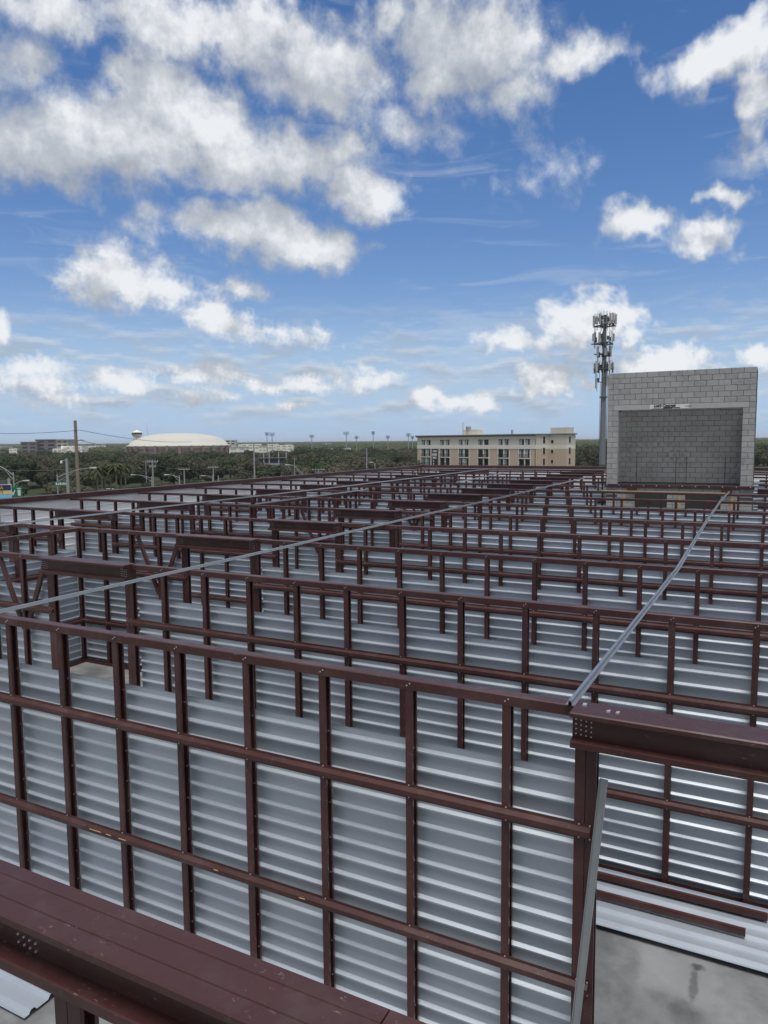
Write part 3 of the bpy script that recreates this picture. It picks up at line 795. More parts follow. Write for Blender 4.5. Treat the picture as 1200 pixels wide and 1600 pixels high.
for z in (HC-1.15, HC-4.0, HC-6.9, HC-9.6): small_window(e+1.35, 6.26, z, 'y', .9, .95)
for z in (HC-1.05, HC-4.2, HC-7.2): small_window(e+6.3, 7.75, z, 'x', .9, 1.8)
MB().box(18.6, 3.0, ROOF, 24.5, 5.6, ROOF+1.9).build('roof_plant', CREAM, hotel)
MB().lathe([(.85, 0), (.85, .9), (.6, 1.2)], 12, (20.6, 3.2, ROOF+1.9)).build('roof_fan', GREYP, hotel)
MB().tube([(18.2, 3.2, ROOF), (18.2, 3.2, ROOF+4.2)], .10, 6).build('roof_mast', GREYP, hotel)
MB().lathe([(.35, 0), (.35, 1.6)], 10, (39.2, 2.5, ROOF)).build('roof_vent', GREYP, hotel)
ban = MB().box(7.25, -.25, HC-9.2, 10.0, -.10, Z_BAND0-.02).build('banner', BLACKP, hotel)
bm_ = MB(); zz = Z_BAND0-.55
bm_.prism([(7.55, zz-.5), (7.75, zz-.5), (8.35, zz+.25), (8.15, zz+.25)], -.27, -.26, 'y')
for (x0, x1, h0, h1) in ((8.2, 8.45, -.45, 0), (8.6, 8.85, -.45, .05), (8.95, 9.2, -.45, -.02), (9.3, 9.65, -.42, .08), (8.1, 9.6, -.55, -.45)): bm_.box(x0, -.27, zz+h0, x1, -.26, zz+h1)
for i in range(5): bm_.box(7.55+.46*i, -.27, zz-1.75, 7.55+.46*i+.33, -.26, zz-.95)
for i in range(4): bm_.box(7.75+.46*i, -.27, zz-2.75, 7.75+.46*i+.33, -.26, zz-2.05)
for i in range(4): bm_.box(7.95+.06*(i % 2), -.27, zz-3.75-.95*i, 8.35, -.26, zz-3.15-.95*i)
bm_.build('banner_lettering', WHITEP, ban)

# ------------------------------------------------------------------ trees
def crown_mesh(name, seed, rx, rz, nl, leaf, m, zc):
    r = random.Random(seed); mb = MB()
    lobes = []
    for i in range(13):
        a = r.uniform(0, 6.283); q = r.uniform(.15, .78)
        lobes.append((rx*q*math.cos(a), rx*q*math.sin(a), zc+rz*r.uniform(-.30, .55)*(1.15-q*.5), rx*r.uniform(.26, .46), rz*r.uniform(.30, .52)))
    for i in range(nl):
        L = lobes[r.randrange(len(lobes))]
        u = r.uniform(-1, 1); a = r.uniform(0, 6.283); s = math.sqrt(1-u*u); k = r.uniform(.62, 1.05)
        nrm = Vector((s*math.cos(a), s*math.sin(a), u))
        p = Vector((L[0]+nrm.x*L[3]*k, L[1]+nrm.y*L[3]*k, L[2]+nrm.z*L[4]*k))
        nrm = (nrm+Vector((r.uniform(-.7, .7), r.uniform(-.7, .7), r.uniform(-.3, .9)))).normalized()
        t = nrm.orthogonal().normalized(); t = Matrix.Rotation(r.uniform(0, 6.283), 3, nrm) @ t; b = nrm.cross(t)
        l = leaf*r.uniform(.6, 1.35)
        mb.quad(p-t*l-b*l*.35, p+t*l*.2-b*l*.8, p+t*l+b*l*.4, p-t*l*.3+b*l*.75)
    return mb.mesh(name, m)
def trunk_mesh(seed, h, rad, spread):
    r = random.Random(seed); mb = MB()
    mb.tube([(0, 0, 0), (r.uniform(-.2, .2), r.uniform(-.2, .2), h*.35), (r.uniform(-.4, .4), r.uniform(-.4, .4), h*.6)], rad, 8, rad*.65)
    for i in range(5):
        a = i*1.257+r.uniform(-.4, .4)
        mb.tube([(0, 0, h*.32), (spread*.35*math.cos(a), spread*.35*math.sin(a), h*.56), (spread*.75*math.cos(a), spread*.75*math.sin(a), h*.78)], rad*.5, 6, rad*.14)
    return mb.mesh('trunk', BARK)
OAKS = [(trunk_mesh(40+i, 9.5, .38, 6.5), crown_mesh('crown', 60+i, 7.6, 4.9, 4800, .39, (LEAF, LEAFD, LEAFB)[i % 3], 4.9)) for i in range(6)]
PINE = (trunk_mesh(77, 12, .3, 2.5), crown_mesh('crown', 91, 4.0, 4.6, 1500, .5, LEAFD, 8.6))
def tree(x, y, kind, s, label, group):
    root = thing('oak_tree' if kind < 6 else 'pine_tree', label, 'tree', (x, y, GZ), rnd.uniform(0, 6.28), group)
    tm, cm = OAKS[kind] if kind < 6 else PINE
    root.scale = (s*rnd.uniform(.92, 1.12), s*rnd.uniform(.92, 1.12), s)
    link('trunk', tm, root); link('crown', cm, root)
    return root
placed = []
def ok(p, dmin):
    for q in placed:
        if (q[0]-p[0])**2+(q[1]-p[1])**2 < dmin*dmin: return False
    return True
def belt_label(px, dd):
    near = dd < 270
    if px < 60: w = 'left of the concrete pole'
    elif px < 130: w = 'around the wooden pole'
    elif px < 210: w = 'below the lookout tower'
    elif px < 290: w = 'below the left half of the dome'
    elif px < 360: w = 'below the right half of the dome'
    elif px < 460: w = 'around the seating stand'
    elif px < 550: w = 'below the middle floodlights'
    else: w = 'just left of the hotel'
    return ('low oak at the front of the tree belt, %s' if near else 'broad oak deeper in the tree belt, %s') % w, ('front oaks %s' if near else 'deeper oaks %s') % w
tries = 0; cnt = 0
tr = random.Random(11)
while cnt < 262 and tries < 14000:
    tries += 1
    px = tr.uniform(-70, 648); dd = 128+(tr.random()**.9)*440
    if 185 < px < 345 and (dd < 205 or 378 < dd < 408): continue
    if px < 60 and dd < 150: continue
    if 140 <= px < 205 and dd < 190: continue
    if 345 <= px and dd < 180: continue
    if 405 < px < 450 and dd < 400: continue
    v = ray(px, 690); p = (v.x*dd, v.y*dd)
    if not ok(p, 9.0): continue
    placed.append(p); cnt += 1
    s = tr.uniform(.70, 1.0)
    if dd < 200: s *= .80
    if dd > 330 and 185 < px < 460: s *= .86
    k = tr.randrange(6)
    lb, gp = belt_label(px, dd)
    tree(p[0], p[1], k, s, lb, gp)
for (px, dd, s) in ((28, 225, 1.10), (330, 330, 1.06), (468, 360, 1.16), (250, 300, 1.0)):
    v = ray(px, 690); tree(v.x*dd, v.y*dd, 1, s, {28: 'tallest dark oak at the left, under the mauve office block', 330: 'tall oak rising in front of the right end of the dome', 468: 'dark oak standing above the tree belt right of the stadium seating', 250: 'round oak in front of the middle of the dome'}[px], None) 
for i, (px, dd, s) in enumerate(((892, 250, 1.0), (905, 300, 1.1), (918, 275, 1.02), (930, 330, 1.1), (945, 290, 1.05), (958, 350, 1.1), (912, 420, 1.15), (938, 440, 1.15), (900, 380, 1.1),
                                 (1180, 300, 1.05), (1195, 350, 1.1), (1212, 290, 1.05), (1230, 330, 1.1), (1188, 420, 1.15), (1168, 380, 1.1))):
    v = ray(px, 690); tree(v.x*dd, v.y*dd, i % 6, s, 'dark oak in the woods between the hotel and the cell tower' if px < 1000 else 'dark oak in the woods right of the block tower', 'oaks beside the hotel' if px < 1000 else 'oaks right of the block tower')
for i, (px, dd, s) in enumerate(((132, 136, .46), (146, 141, .44), (158, 138, .48), (176, 143, .42), (190, 140, .47), (203, 146, .44), (214, 152, .46), (120, 150, .55), (226, 170, .45), (243, 165, .42), (262, 175, .46), (300, 190, .48), (318, 180, .45), (352, 186, .5), (370, 178, .48))):
    v = ray(px, 690); tree(v.x*dd, v.y*dd, (i*5) % 6, s, 'low bushy tree around the foot of the palms' if px < 215 else 'low bushy tree along the road below the dome', 'low trees at the palms' if px < 215 else 'low trees along the road')
# small tree against the hotel front
v = ray(691, 715); p = v*(222/v.dot(CF)); tree(p.x, p.y, 3, .62, 'small round tree standing in front of the hotel banner', None)
v = ray(697, 715); p = v*(218/v.dot(CF)); 
# palms
def frond_mesh(seed):
    r = random.Random(seed); mb = MB()
    for i in range(42):
        a = r.uniform(0, 6.283); up_ = r.uniform(-.5, 1.0); L = r.uniform(2.1, 2.9)
        pts = []
        for k in range(6):
            q = k/5; pts.append(Vector((math.cos(a)*L*q*(1-.15*q), math.sin(a)*L*q*(1-.15*q), up_*1.5*q-1.35*q*q)))
        s = Vector((-math.sin(a), math.cos(a), 0))
        for k in range(5):
            w0 = .16*math.sin(math.pi*(.12+.8*k/5)); w1 = .16*math.sin(math.pi*(.12+.8*(k+1)/5))
            for sg in (-1, 1):
                dz = Vector((0, 0, -.10))
                mb.quad(pts[k], pts[k+1], pts[k+1]+s*sg*w1*2+dz, pts[k]+s*sg*w0*2+dz)
    return mb.mesh('crown', PALM)
FR = [frond_mesh(5), frond_mesh(6)]
PT = MB().tube([(0, 0, 0), (.05, 0, 3), (0, .05, 7.0)], .19, 8, .15).mesh('trunk', WOODP)
pal = [(151, 150, 8.6), (163, 152, 9.0), (172, 156, 9.2), (181, 151, 9.1), (188, 158, 8.7), (195, 165, 8.5), (158, 168, 8.9)]
for i, (px, dd, hgt) in enumerate(pal):
    v = ray(px, 730); p = v*(dd/v.dot(CF))
    root = thing('palm_tree', 'palm with drooping green fronds in the clump right of the wooden pole', 'palm tree', (p.x, p.y, GZ), i*1.3, 'clump of palms beside the street')
    link('trunk', PT, root).scale = (1, 1, hgt/7.0); link('crown', FR[i % 2], root, (0, 0, hgt))
# far woods: thousands of low crowns out to the horizon
wm_ = MB(); wr = random.Random(3)
ICO = [Vector(p).normalized() for p in ((0, 1, 1.618), (0, -1, 1.618), (1, 1.618, 0), (-1, 1.618, 0), (1.618, 0, 1), (-1.618, 0, 1), (1, -1.618, 0), (-1, -1.618, 0), (1.618, 0, -.6), (-1.618, 0, -.6))]
IF = [(0, 1, 4), (0, 4, 2), (0, 2, 3), (0, 3, 5), (0, 5, 1), (1, 6, 4), (1, 7, 6), (1, 5, 7), (4, 6, 8), (4, 8, 2), (5, 3, 9), (5, 9, 7)]
for i in range(15000):
    px = wr.uniform(-160, 1360); dd = 600+(wr.random()**1.6)*5200
    if 640 < px < 900 and dd < 700: continue
    if dd < 1150 and 185 < px < 372: continue
    if dd < 860 and px < 150: continue
    if dd < 1020 and 340 < px < 560: continue
    v = ray(px, 690); x, y = v.x*dd, v.y*dd
    rr = wr.uniform(4, 8)*(1+dd/5000); hh = wr.uniform(7.0, 10.5)+dd*.0006
    o = len(wm_.v); a = wr.uniform(0, 6.28); ca, sa = math.cos(a), math.sin(a)
    for q in ICO:
        k = wr.uniform(.8, 1.15)
        wm_.v.append((x+(q.x*ca-q.y*sa)*rr*k, y+(q.x*sa+q.y*ca)*rr*k, GZ+hh*(.52+.48*q.z*k)))
    wm_.f += [[o+a_ for a_ in f] for f in IF]
wm_.build('woods', LEAFF, None, kind='stuff')

# ------------------------------------------------------------------ town beyond the trees
dc = spot(280, 700, 905); dome = thing('arena_dome', 'large pale arena dome with a brown wall ring rising over the trees', 'arena', (dc.x, dc.y, GZ))
dome.rotation_euler = (0, 0, math.atan2(dc.y, dc.x)+math.pi/2)
DR = 60.5
db = CAMZ-4.0
prof = [(DR*1.02, db-GZ-.8), (DR*1.02, db-GZ+.8), (DR*.97, db-GZ+1.4)]
for i in range(1, 14):
    q = .97*(1-i/13.5)**1.15; prof.append((DR*q, db-GZ+1.4+14.2*(1-(q/.97)**2.1)**(1/2.1)))
MB().lathe(prof, 48).build('roof', DOMEM, dome, smooth=True)
MB().lathe([(DR*.97, 0), (DR*.97, db-GZ-.8)], 48).build('wall_ring', DOMEW, dome)
for i in range(28):
    a = 2*math.pi*i/28
    MB().box(-1.6, -1.2, 0, 1.6, 1.6, db-GZ+.6).build('pier', DOMEC, dome, (DR*math.cos(a), DR*math.sin(a), 0), rotz=a)
MB().lathe([(DR*.975, db-GZ-2.4), (DR*.985, db-GZ-2.4), (DR*.985, db-GZ-1.2), (DR*.975, db-GZ-1.2)], 48).build('upper_band', IVORY, dome)
wt = spot(214.5, 690, 880); wtw = thing('lookout_tower', 'pale round tower with a flared dark glazed head left of the dome', 'tower', (wt.x, wt.y, GZ))
MB().lathe([(4.0, 0), (4.0, 21.5)], 20).build('shaft', TOWNW, wtw)
MB().lathe([(4.2, 0), (6.3, 2.6)], 20, (0, 0, 21.0)).build('collar', TOWNG, wtw)
MB().lathe([(6.1, 0), (6.1, 2.2)], 20, (0, 0, 23.6)).build('window_band', GLASS, wtw)
MB().lathe([(6.6, 0), (6.4, .9), (3.5, 1.6), (.3, 3.2)], 20, (0, 0, 25.8)).build('roof', TOWNW, wtw)
MB().box(-5.0, -2.2, 0, -3.6, 2.2, 21).build('stair_shaft', GREYP, wtw, rotz=2.6)
tag(MB().tube([(0, 0, 0), (0, 0, 43)], .25, 5, .12).build('radio_mast', GREYP, None, (*spot(231, 690, 1100).xy, GZ)), 'thin radio mast standing behind the left end of the dome', 'radio mast')
def low_building(px0, px1, pyt, dd, m, label, floors=2, depth=14, roof=True, group='pale low buildings beyond the tree belt', win=True, name='low_building'):
    a = spot(px0, pyt, dd); b = spot(px1, pyt, dd); hh = a.z-GZ
    L = (Vector((b.x, b.y))-Vector((a.x, a.y))).length; rot = math.atan2(b.y-a.y, b.x-a.x)
    root = thing(name, label, 'building', (a.x, a.y, GZ), rot, group)
    MB().box(0, 0, 0, L, depth, hh).build('wall', m, root)
    if roof: MB().box(-.5, -.5, hh, L+.5, depth+.5, hh+.6).build('roof', TOWNG, root)
    if win:
        n = max(2, int(L/7))
        for f in range(floors):
            zz = hh-3.4*(f+1)+.9
            if zz < .5: continue
            wb = MB()
            for i in range(n): wb.box(L*(i+.2)/n, -.15, zz, L*(i+.8)/n, .1, zz+1.6)
            wb.build('window_row', TOWNG if m is TOWNW else GLASS, root, kind='stuff')
    return root
mauve = low_building(32, 57, 691, 700, PURP, 'mauve office block, lower left wing', 3, 20, True, None)
low_building(55, 88, 687.2, 705, PURP, 'mauve office block, tall main part with vents on its roof', 4, 20, True, None)
low_building(88, 105.5, 687.5, 703, TOWNG, 'grey right part of the mauve office block', 4, 20, True, None)
low_building(82, 97, 701, 640, TOWNW, 'sunlit white low building in front of the mauve office block', 1, 14, False, None)
low_building(95, 128, 697, 650, TOWNW, 'sunlit white building right of the mauve office block, behind the wooden pole', 2, 14, False, None)
bl = [(-6, 12, 698, 900), (14, 26, 701, 860), (126, 150, 697, 900), (148, 160, 695, 1000), (160, 200, 700, 1000), (352, 368, 687.5, 1050), (358, 385, 699, 760), (372, 388, 694.5, 1000), (376, 407, 694, 980), (404, 416, 697, 950),
      (418, 434, 694, 1000), (430, 458, 695.5, 980), (446, 454, 694, 1010), (478, 500, 698.5, 1050), (494, 510, 694.5, 1200), (508, 519, 693.5, 1250), (516, 536, 695, 1150), (536, 548, 697, 1100), (548, 562, 693.5, 1300), (577, 594, 697.5, 1150), (612, 632, 698, 1100)]
kinds = ['small white building at the far left edge above the trees', 'small white building left of the mauve office block', 'pale low building right of the wooden pole', 'tiny pale block right of the wooden pole', 'long pale roof left of the lookout tower',
         'tan block just right of the dome', 'white flat roof below the right end of the dome', 'sunlit cream block right of the dome', 'long sunlit cream building right of the dome', 'cream low building left of the twin floodlights',
         'sunlit cream block right of the twin floodlights', 'long sunlit cream building left of the dark oak', 'cream stair block on the sunlit building', 'grey white building right of the dark oak', 'white block below the third floodlight', 'white tall block among the far buildings',
         'white row of far buildings left of the tall floodlight', 'pale far building right of the tall floodlight', 'white far block beside the short floodlight', 'pale far building under the slim pole', 'pale far building near the hotel']
for i, (b, lb) in enumerate(zip(bl, kinds)):
    low_building(*b, TOWNG if i in (4, 5, 13, 20) else TOWNW, lb, 2, 12, i % 3 == 0)
# stadium seating stand
st = spot(411, 722, 330); stand = thing('seating_stand', 'steel seating stand with grey press box among the trees', 'stand', (st.x, st.y, GZ), R(40))
hh = spot(425, 712, 330).z-GZ
MB().box(-2, 0, hh-1.3, 11, 7, hh-1.0).build('canopy', DGREY, stand)
for xx in (.2, 2.6, 6.8, 10.2): MB().box(xx, .2, 0, xx+.35, .55, hh+1.6).build('post', ANT, stand)
for zz in (hh-4.0, hh-7.2): MB().box(-4, .1, zz, 7, .5, zz+.35).build('beam', ANT, stand)
MB().box(.6, -.6, hh-6.9, 9.6, 2.5, hh-3.4).build('press_box', GREYP, stand)
for xx in (2.2, 4.6, 7.0): MB().box(xx, -.66, hh-5.4, xx+1.5, -.58, hh-4.3).build('window', GLASS, stand)
MB().box(-4, 2.6, hh-8.0, 10, 7, hh-1.4).build('seating_tier', DGREY, stand)
# floodlights
fl = [(417, 677, 500, .8, 'left one of the twin floodlights above the seating stand'), (425, 677.5, 470, 1.1, 'right one of the twin floodlights above the seating stand'), (487, 680.5, 500, 1.0, 'floodlight pole right of the dark oak'),
      (541, 676, 480, 1.25, 'tallest floodlight with a wide lamp head'), (557, 682.5, 520, .8, 'short floodlight right of the tallest one'), (583, 675.5, 500, .7, 'slim floodlight with a narrow lamp head'),
      (606, 682, 520, .8, 'floodlight left of the two poles beside the hotel'), (638, 678.5, 480, .9, 'floodlight just left of the hotel'), (644.5, 682.5, 500, .6, 'narrow floodlight touching the left edge of the hotel')]
for (px, py, dd, w, lb) in fl:
    p = spot(px, py, dd); H = p.z-GZ
    root = thing('floodlight', lb, 'floodlight', (p.x, p.y, GZ), math.atan2(p.y, p.x)-math.pi/2, 'sports field floodlights')
    MB().tube([(0, 0, 0), (0, 0, H)], .32, 8, .2).build('pole', GREYP, root)
    ww = 1.35*w
    for k in range(3):
        MB().box(-ww*.9, -.35, H-.9+.7*k-.6, ww*.9, .1, H-.9+.7*k-.5).build('crossarm', DGREY, root)
        lm = MB()
        for i in range(5): lm.lathe([(.14, 0), (.25, .18), (.25, .36)], 8, (-ww+ww*.5*i, -.4, H-1.2+.7*k))
        lm.build('lamp_bank', DGREY, root, kind='stuff')
# slim street poles and utility poles
def pole_thing(px, pyt, dd, label, mtl=GREYP, r=.16, name='utility_pole', arms=(), cat='pole', group=None, r2=None):
    p = spot(px, pyt, dd); H = p.z-GZ
    root = thing(name, label, cat, (p.x, p.y, GZ), math.atan2(p.y, p.x)-math.pi/2, group)
    MB().tube([(0, 0, 0), (0, 0, H)], r, 10, r2 or r*.7).build('pole', mtl, root)
    for (dz, w) in arms:
        ar = MB().box(-w, -.10, H-dz-.10, w, .10, H-dz+.06).build('crossarm', mtl, root)
        for q in (-.9, -.45, .45, .9):
            MB().lathe([(.07, 0), (.09, .12), (.05, .26)], 8, (w*q, 0, H-dz+.06)).build('insulator', GREYP, ar)
    return root, H
wp, H = pole_thing(117.3, 657, 92, 'tall weathered wooden power pole rising above the trees on the left', WOODP, .26, r2=.19)
for dz in (2.55, 3.98):
    pz = H-dz+1.2
for (dz,) in ((2.6,), (3.85,)):
    MB().tube([(0, 0, H-dz+.0), (.5, -.1, H-dz+.22), (1.0, -.12, H-dz+.12)], .06, 6).build('bracket', GREYP, wp)
cp_, H = pole_thing(104, 716.5, 88, 'grey concrete pole with a small camera, left of the wooden pole', GREYP, .24, r2=.16)
br = MB().tube([(0, 0, H-.2), (-.6, 0, H-.25)], .04, 6).build('camera_arm', GREYP, cp_)
MB().lathe([(.05, 0), (.13, -.10), (.13, -.3), (.02, -.38)], 10, (-.6, 0, H-.25)).build('camera_dome', WHITEP, br)
pole_thing(238, 718, 135, 'utility pole with crossarms behind the parapet, left of the three', GREYP, .17, arms=((.4, 1.0), (1.3, .6)), group='utility poles with crossarms')
pole_thing(287.5, 731, 150, 'utility pole with a wide crossarm, middle of the three', GREYP, .17, arms=((.3, 1.1),), group='utility poles with crossarms')
pole_thing(333, 728, 160, 'utility pole with a wide crossarm, right of the three', GREYP, .17, arms=((.3, 1.1),), group='utility poles with crossarms')
pole_thing(497.5, 732, 180, 'low utility pole with forked crossarms in front of the oaks', GREYP, .16, arms=((.3, 1.5), (.9, .8)), group='utility poles with crossarms')
pole_thing(396.5, 694, 120, 'tall plain grey pole left of the seating stand', GREYP, .17, arms=())
pole_thing(572.8, 700, 150, 'plain grey pole in front of the trees left of the hotel', GREYP, .15)
pole_thing(460, 716, 150, 'thin grey pole right of the seating stand', GREYP, .10)
pole_thing(227.5, 719, 190, 'thin pole among the oaks below the dome', GREYP, .10)
pole_thing(280.5, 746, 120, 'short grey post beside the middle utility pole', GREYP, .14)
pole_thing(341, 743, 140, 'short grey post beside the right utility pole', GREYP, .14)
def lamp(px0, py0, px1, py1, base_px, dd, label, base_y=None):
    "street light: pole at base_px, curved arm from (px0,py0) on the pole to the lamp at (px1,py1)"
    a = spot(px0, py0, dd); b = spot(px1, py1, dd)
    root = thing('street_light', label, 'street light', (a.x, a.y, GZ), 0, 'street lights along the road')
    o = Vector((a.x, a.y, GZ))
    MB().tube([(0, 0, 0), (0, 0, a.z-GZ+.4)], .11, 8, .08).build('pole', GREYP, root)
    pts = []
    for i in range(7):
        q = i/6; p = a.lerp(b, q); p.z = a.z+(b.z-a.z)*math.sin(q*math.pi/2); pts.append(p-o)
    MB().tube(pts, .055, 6, .04).build('arm', GREYP, root)
    MB().tube([pts[0]-Vector((0, 0, .55)), pts[3]-Vector((0, 0, .12))], .035, 6).build('brace', GREYP, root)
    e = pts[-1]; dr = (b-a); dr.z = 0; dr = dr.normalized()
    MB().tube([e-dr*.1, e+dr*.25, e+dr*.75], .06, 8, .13).build('lamp_head', ANT, root)
lamp(89.5, 746, 141, 731.5, 89, 90, 'tall street light with a long double arm left of the wooden pole')
lamp(21, 743, -6, 728, 21, 88, 'street light at the left edge with its arm reaching left')
lamp(22, 758, 36, 751.5, 22, 89, 'street light at the left edge with a short curved arm to the right')
lamp(237, 747.5, 211, 742, 238, 133, 'street light with its lamp to the left, below the dome tower')
lamp(280, 746.5, 264, 742, 280, 121, 'street light with a lamp to the left, below the dome')
lamp(332, 745, 320, 743.5, 333, 158, 'street light with a lamp to the left, below the right end of the dome')
lamp(473, 742, 453, 726.5, 473, 118, 'street light with a long double arm below the seating stand')
lamp(586, 727, 583, 722.5, 586, 150, 'short street light in front of the trees left of the hotel')
# street name signs on the mast
p = spot(96, 756, 89.6); sg = MB().box(-.8, -.03, -.28, .8, .03, .28).build('street_sign', GREENS, None, p); sg.rotation_euler = (0, 0, math.atan2(p.y, p.x)-math.pi/2)
tag(sg, 'green street name sign on the mast left of the wooden pole', 'street sign')
ml = MB()
for i, h_ in enumerate((.3, .22, .3, .25, .3, .22)): ml.box(-.62+.21*i, -.04, -.13, -.62+.21*i+.13, -.031, -.13+h_)
ml.build('sign_lettering', WHITEP, sg)
p = spot(24, 770, 87); sg = thing('traffic_sign', 'dark green guide sign with white marks beside the pylon sign', 'road sign', (p.x, p.y, p.z), math.atan2(p.y, p.x)-math.pi/2)
MB().box(-.75, -.03, -.75, .75, .03, .75).build('panel', GREENS, sg)
mm_ = MB(); mm_.prism([(-.55, .25), (-.36, .25), (-.25, -.05), (-.10, .30), (.02, .30), (-.2, -.28), (-.32, -.28)], -.045, -.032, 'y'); mm_.box(.25, -.045, -.35, .55, -.032, .35); mm_.box(.2, -.045, .45, .6, -.032, .55)
mm_.build('marking', WHITEP, sg)
MB().tube([(.1, .08, -6), (.1, .08, .8)], .06, 6).build('post', GREYP, sg)
# pylon sign at the left edge
p = spot(0, 765, 85); py = thing('pylon_sign', 'pylon sign with navy, yellow and blue panels cut by the left edge', 'pylon sign', (p.x, p.y, GZ), math.atan2(p.y, p.x)-math.pi/2)
z0 = p.z-GZ
for xx in (-1.9, .8): MB().box(xx, .0, 0, xx+.3, .3, z0+1.2).build('post', GREYP, py)
MB().box(-2.3, -.15, z0+.62, .75, .35, z0+1.06).build('top_box', DGREY, py)
MB().box(-2.45, -.2, z0-1.05, 1.18, .4, z0+.58).build('cabinet', WHITEP, py)
pa = MB().box(-2.4, -.26, z0-.09, 1.12, -.2, z0+.52).build('panel', SIGNN, py)
text('VRSA', .56, SIGNO, pa, (-.95, -.27, z0+.03), ext=.004, sx=1.0)
pa = MB().box(-2.4, -.26, z0-.53, 1.12, -.2, z0-.15).build('panel', SIGNY, py)
text('VITT', .36, BLACKP, pa, (-.55, -.27, z0-.47), ext=.004, sx=1.2)
MB().box(-2.4, -.26, z0-1.0, 1.12, -.2, z0-.58).build('panel', SIGNB, py)
# parked white car, far road with its low wall
p = spot(170.5, 763, 198); car = thing('parked_car', 'white car parked beyond the palms, seen over the parapet', 'car', (p.x, p.y, GZ), math.atan2(p.y, p.x)-math.pi/2)
MB().prism([(-2.2, .45), (-2.2, .95), (-1.3, 1.05), (-.75, 1.55), (.9, 1.58), (1.5, 1.05), (2.15, .95), (2.2, .45)], -.85, .85, 'y').build('body', CARW, car)
MB().prism([(-1.1, 1.06), (-.70, 1.48), (.82, 1.50), (1.3, 1.06)], -.87, .87, 'y').build('window', GLASS, car)
for xx in (-1.35, 1.35):
    for yy in (-.8, .62): MB().prism([(xx+.33*math.cos(i*.5236), .33+.33*math.sin(i*.5236)) for i in range(12)], yy, yy+.2, 'y').build('wheel', RUBBER, car)
a = spot(100, 733, 392); b = spot(352, 728, 392); dv = (b-a); dv.z = 0
rl = dv.length; ra = math.atan2(dv.y, dv.x)
o = MB().box(-80, -7, 0, rl+60, 7, .03).build('road', ASPH, None, (a.x, a.y, GZ+.01), kind='structure'); o.rotation_euler = (0, 0, ra)
bw = thing('barrier_wall', 'low pale concrete wall along the far road below the oaks', 'wall', (a.x, a.y, GZ), ra)
for i in range(int((rl+20)/6)): MB().box(6*i, 8, 0, 6*i+5.96, 8.35, 1.5).build('wall_panel', TOWNG, bw)
o = MB().box(-30, -6, 0, 190, 8, .03).build('street', ASPH, None, (-62, -10, GZ+.01), kind='structure'); o.rotation_euler = (0, 0, R(90))
# posts of the fence by the palms
fp = spot(186, 764, 170); fe = thing('fence', 'pale post fence standing beside the palms', 'fence', (fp.x, fp.y, GZ), math.atan2(fp.y, fp.x)-math.pi/2)
for i in range(8): MB().box(-2+1.05*i, 0, 0, -2+1.05*i+.45, .3, 3.0).build('fence_post', TOWNG, fe)
MB().box(-2, .05, 2.3, 6, .2, 2.6).build('rail', TOWNG, fe)
# overhead wires
def wire(label, p0, d0, p1, d1_, sag, r=.03):
    a = spot(*p0, d0); b = spot(*p1, d1_); pts = []
    for i in range(13):
        q = i/12; c = a.lerp(b, q); c.z -= sag*4*q*(1-q); pts.append(c-a)
    tag(MB().tube(pts, r, 4).build('power_line', DGREY, None, a), label, 'power line', 'overhead power lines')
wire('upper wire running left from the wooden pole', (124, 672, )[:2], 92, (-60, 675), 90, .3)
wire('lower wire running left from the wooden pole', (124, 688), 92, (-60, 692), 90, .3)
wire('upper wire running right from the wooden pole to the trees', (125, 672), 92, (300, 690), 160, .6)
wire('lower wire running right from the wooden pole to the trees', (125, 688), 92, (260, 702), 150, .6)
wire('wire between the left and middle crossarm poles', (239, 724), 135, (288, 731), 150, .5)
wire('wire between the middle and right crossarm poles', (288, 731), 150, (334, 729), 160, .5)
wire('wire running from the right crossarm pole past the tall plain pole', (334, 729), 160, (498, 733), 180, 1.0)
wire('low wire crossing the trees at the far left', (-10, 733), 100, (104, 733), 90, .2)

# ------------------------------------------------------------------ cell tower
ct = spot(941, 722, 113); cell = thing('cell_tower', 'tall grey cell tower with tiers of antennas left of the block tower', 'cell tower', (ct.x, ct.y, GZ), R(20))
CT = spot(946, 497, 113).z-GZ
MB().tube([(0, 0, 0), (0, 0, CT*.5), (0, 0, CT)], .62, 14, .24).build('pole', TSTEEL, cell)
for zz in (CT*.30, CT*.62): MB().lathe([(.60, 0), (.60, .18)], 14, (0, 0, zz)).build('flange', DGREY, cell)
AP = MB().box(-.16, -.09, -.75, .16, .09, .75).mesh('antenna', ANT)
AP2 = MB().box(-.20, -.11, -.55, .20, .11, .55).mesh('antenna', ANT)
RRU = MB().box(-.17, -.14, -.28, .17, .14, .28).mesh('radio_unit', DGREY)
PIPE = MB().tube([(0, 0, -1.4), (0, 0, 1.15)], .045, 6).mesh('mount_pipe', GREYP)
ar = random.Random(4)
def per_px(y): return spot(946, y, 113).z-GZ
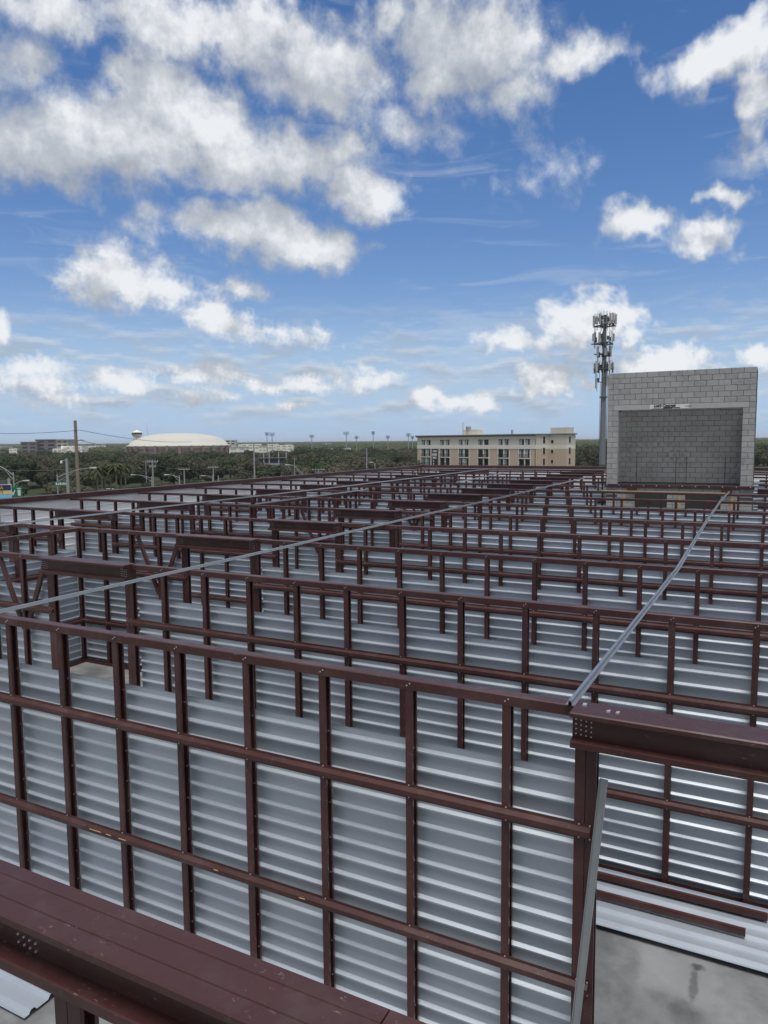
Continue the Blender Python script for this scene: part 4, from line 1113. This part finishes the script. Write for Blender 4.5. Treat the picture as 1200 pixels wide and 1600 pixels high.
for ti, (py, rad, nA, full) in enumerate(((504, 1.75, 12, 1), (531, 1.75, 9, 1), (554, 1.35, 6, 0), (577, 1.5, 9, 0))):
    zc = per_px(py)
    ring = MB()
    for k in range(3):
        a0 = 2*math.pi*k/3+.4+ti*.3; a1 = 2*math.pi*(k+1)/3+.4+ti*.3
        P0 = (rad*1.1*math.cos(a0), rad*1.1*math.sin(a0)); P1 = (rad*1.1*math.cos(a1), rad*1.1*math.sin(a1))
        for dz in ((-.75, ) if full else (-.1, )): ring.bar((*P0, dz), (*P1, dz), .13, .13)
        ring.bar((0, 0, -1.15 if full else -.35), ((P0[0]+P1[0])/2, (P0[1]+P1[1])/2, -.75 if full else -.1), .12, .12)
        ring.bar((0, 0, -1.0 if full else -.1), (*P0, -.75 if full else -.1), .12, .12)
    ring.lathe([(.42, -.3), (.42, .1)], 12, (0, 0, -.8 if full else -.2))
    rg = ring.build('platform', DGREY, cell, (0, 0, zc))
    for i in range(nA):
        k = i*3//nA; q = (i % (nA//3)+.5)/(nA//3)
        a0 = 2*math.pi*k/3+.4+ti*.3; a1 = 2*math.pi*(k+1)/3+.4+ti*.3
        x = rad*1.1*(math.cos(a0)*(1-q)+math.cos(a1)*q); y = rad*1.1*(math.sin(a0)*(1-q)+math.sin(a1)*q)
        am = (a0+a1)/2
        link('mount_pipe', PIPE, rg, (x, y, 0))
        if ar.random() < .86: link('antenna', AP if ar.random() < .65 else AP2, rg, (x+.16*math.cos(am), y+.16*math.sin(am), .15+ar.uniform(-.12, .15)), am+math.pi/2)
        if ar.random() < .7: link('radio_unit', RRU, rg, (x-.24*math.cos(am), y-.24*math.sin(am), ar.uniform(-.3, .4)), am)
zc = per_px(598)
sd = MB().bar((0, 0, 0), (-1.05, -.2, 0), .10, .10).build('side_arm', DGREY, cell, (0, 0, zc))
link('mount_pipe', PIPE, sd, (-1.05, -.2, 0)); link('antenna', AP, sd, (-1.15, -.25, -.2)); link('radio_unit', RRU, sd, (-.85, -.2, .35))
link('antenna', AP, sd, (.45, -.5, .1))
MB().tube([(-.62, -.25, 0), (-.52, -.22, zc)], .03, 5).build('cable', BLACKP, cell)
MB().tube([(.60, -.30, 0), (.45, -.25, zc+3)], .05, 5).build('cable', BLACKP, cell)

# ------------------------------------------------------------------ air
hz = MB().box(-9200, -9200, GZ-1.2, 9200, 9200, 32).mesh('haze', None)
hm = bpy.data.materials.new('haze_air'); hm.use_nodes = True; nt = hm.node_tree; nt.nodes.clear(); t = NT(nt)
out = t.n('ShaderNodeOutputMaterial'); pv = t.n('ShaderNodeVolumePrincipled'); pv.inputs['Color'].default_value = (.86, .92, 1.0, 1)
pv.inputs['Density'].default_value = 0.0001; t.link(pv.outputs[0], out.inputs['Volume'])
hz.materials.append(hm); link('haze', hz, kind='stuff')
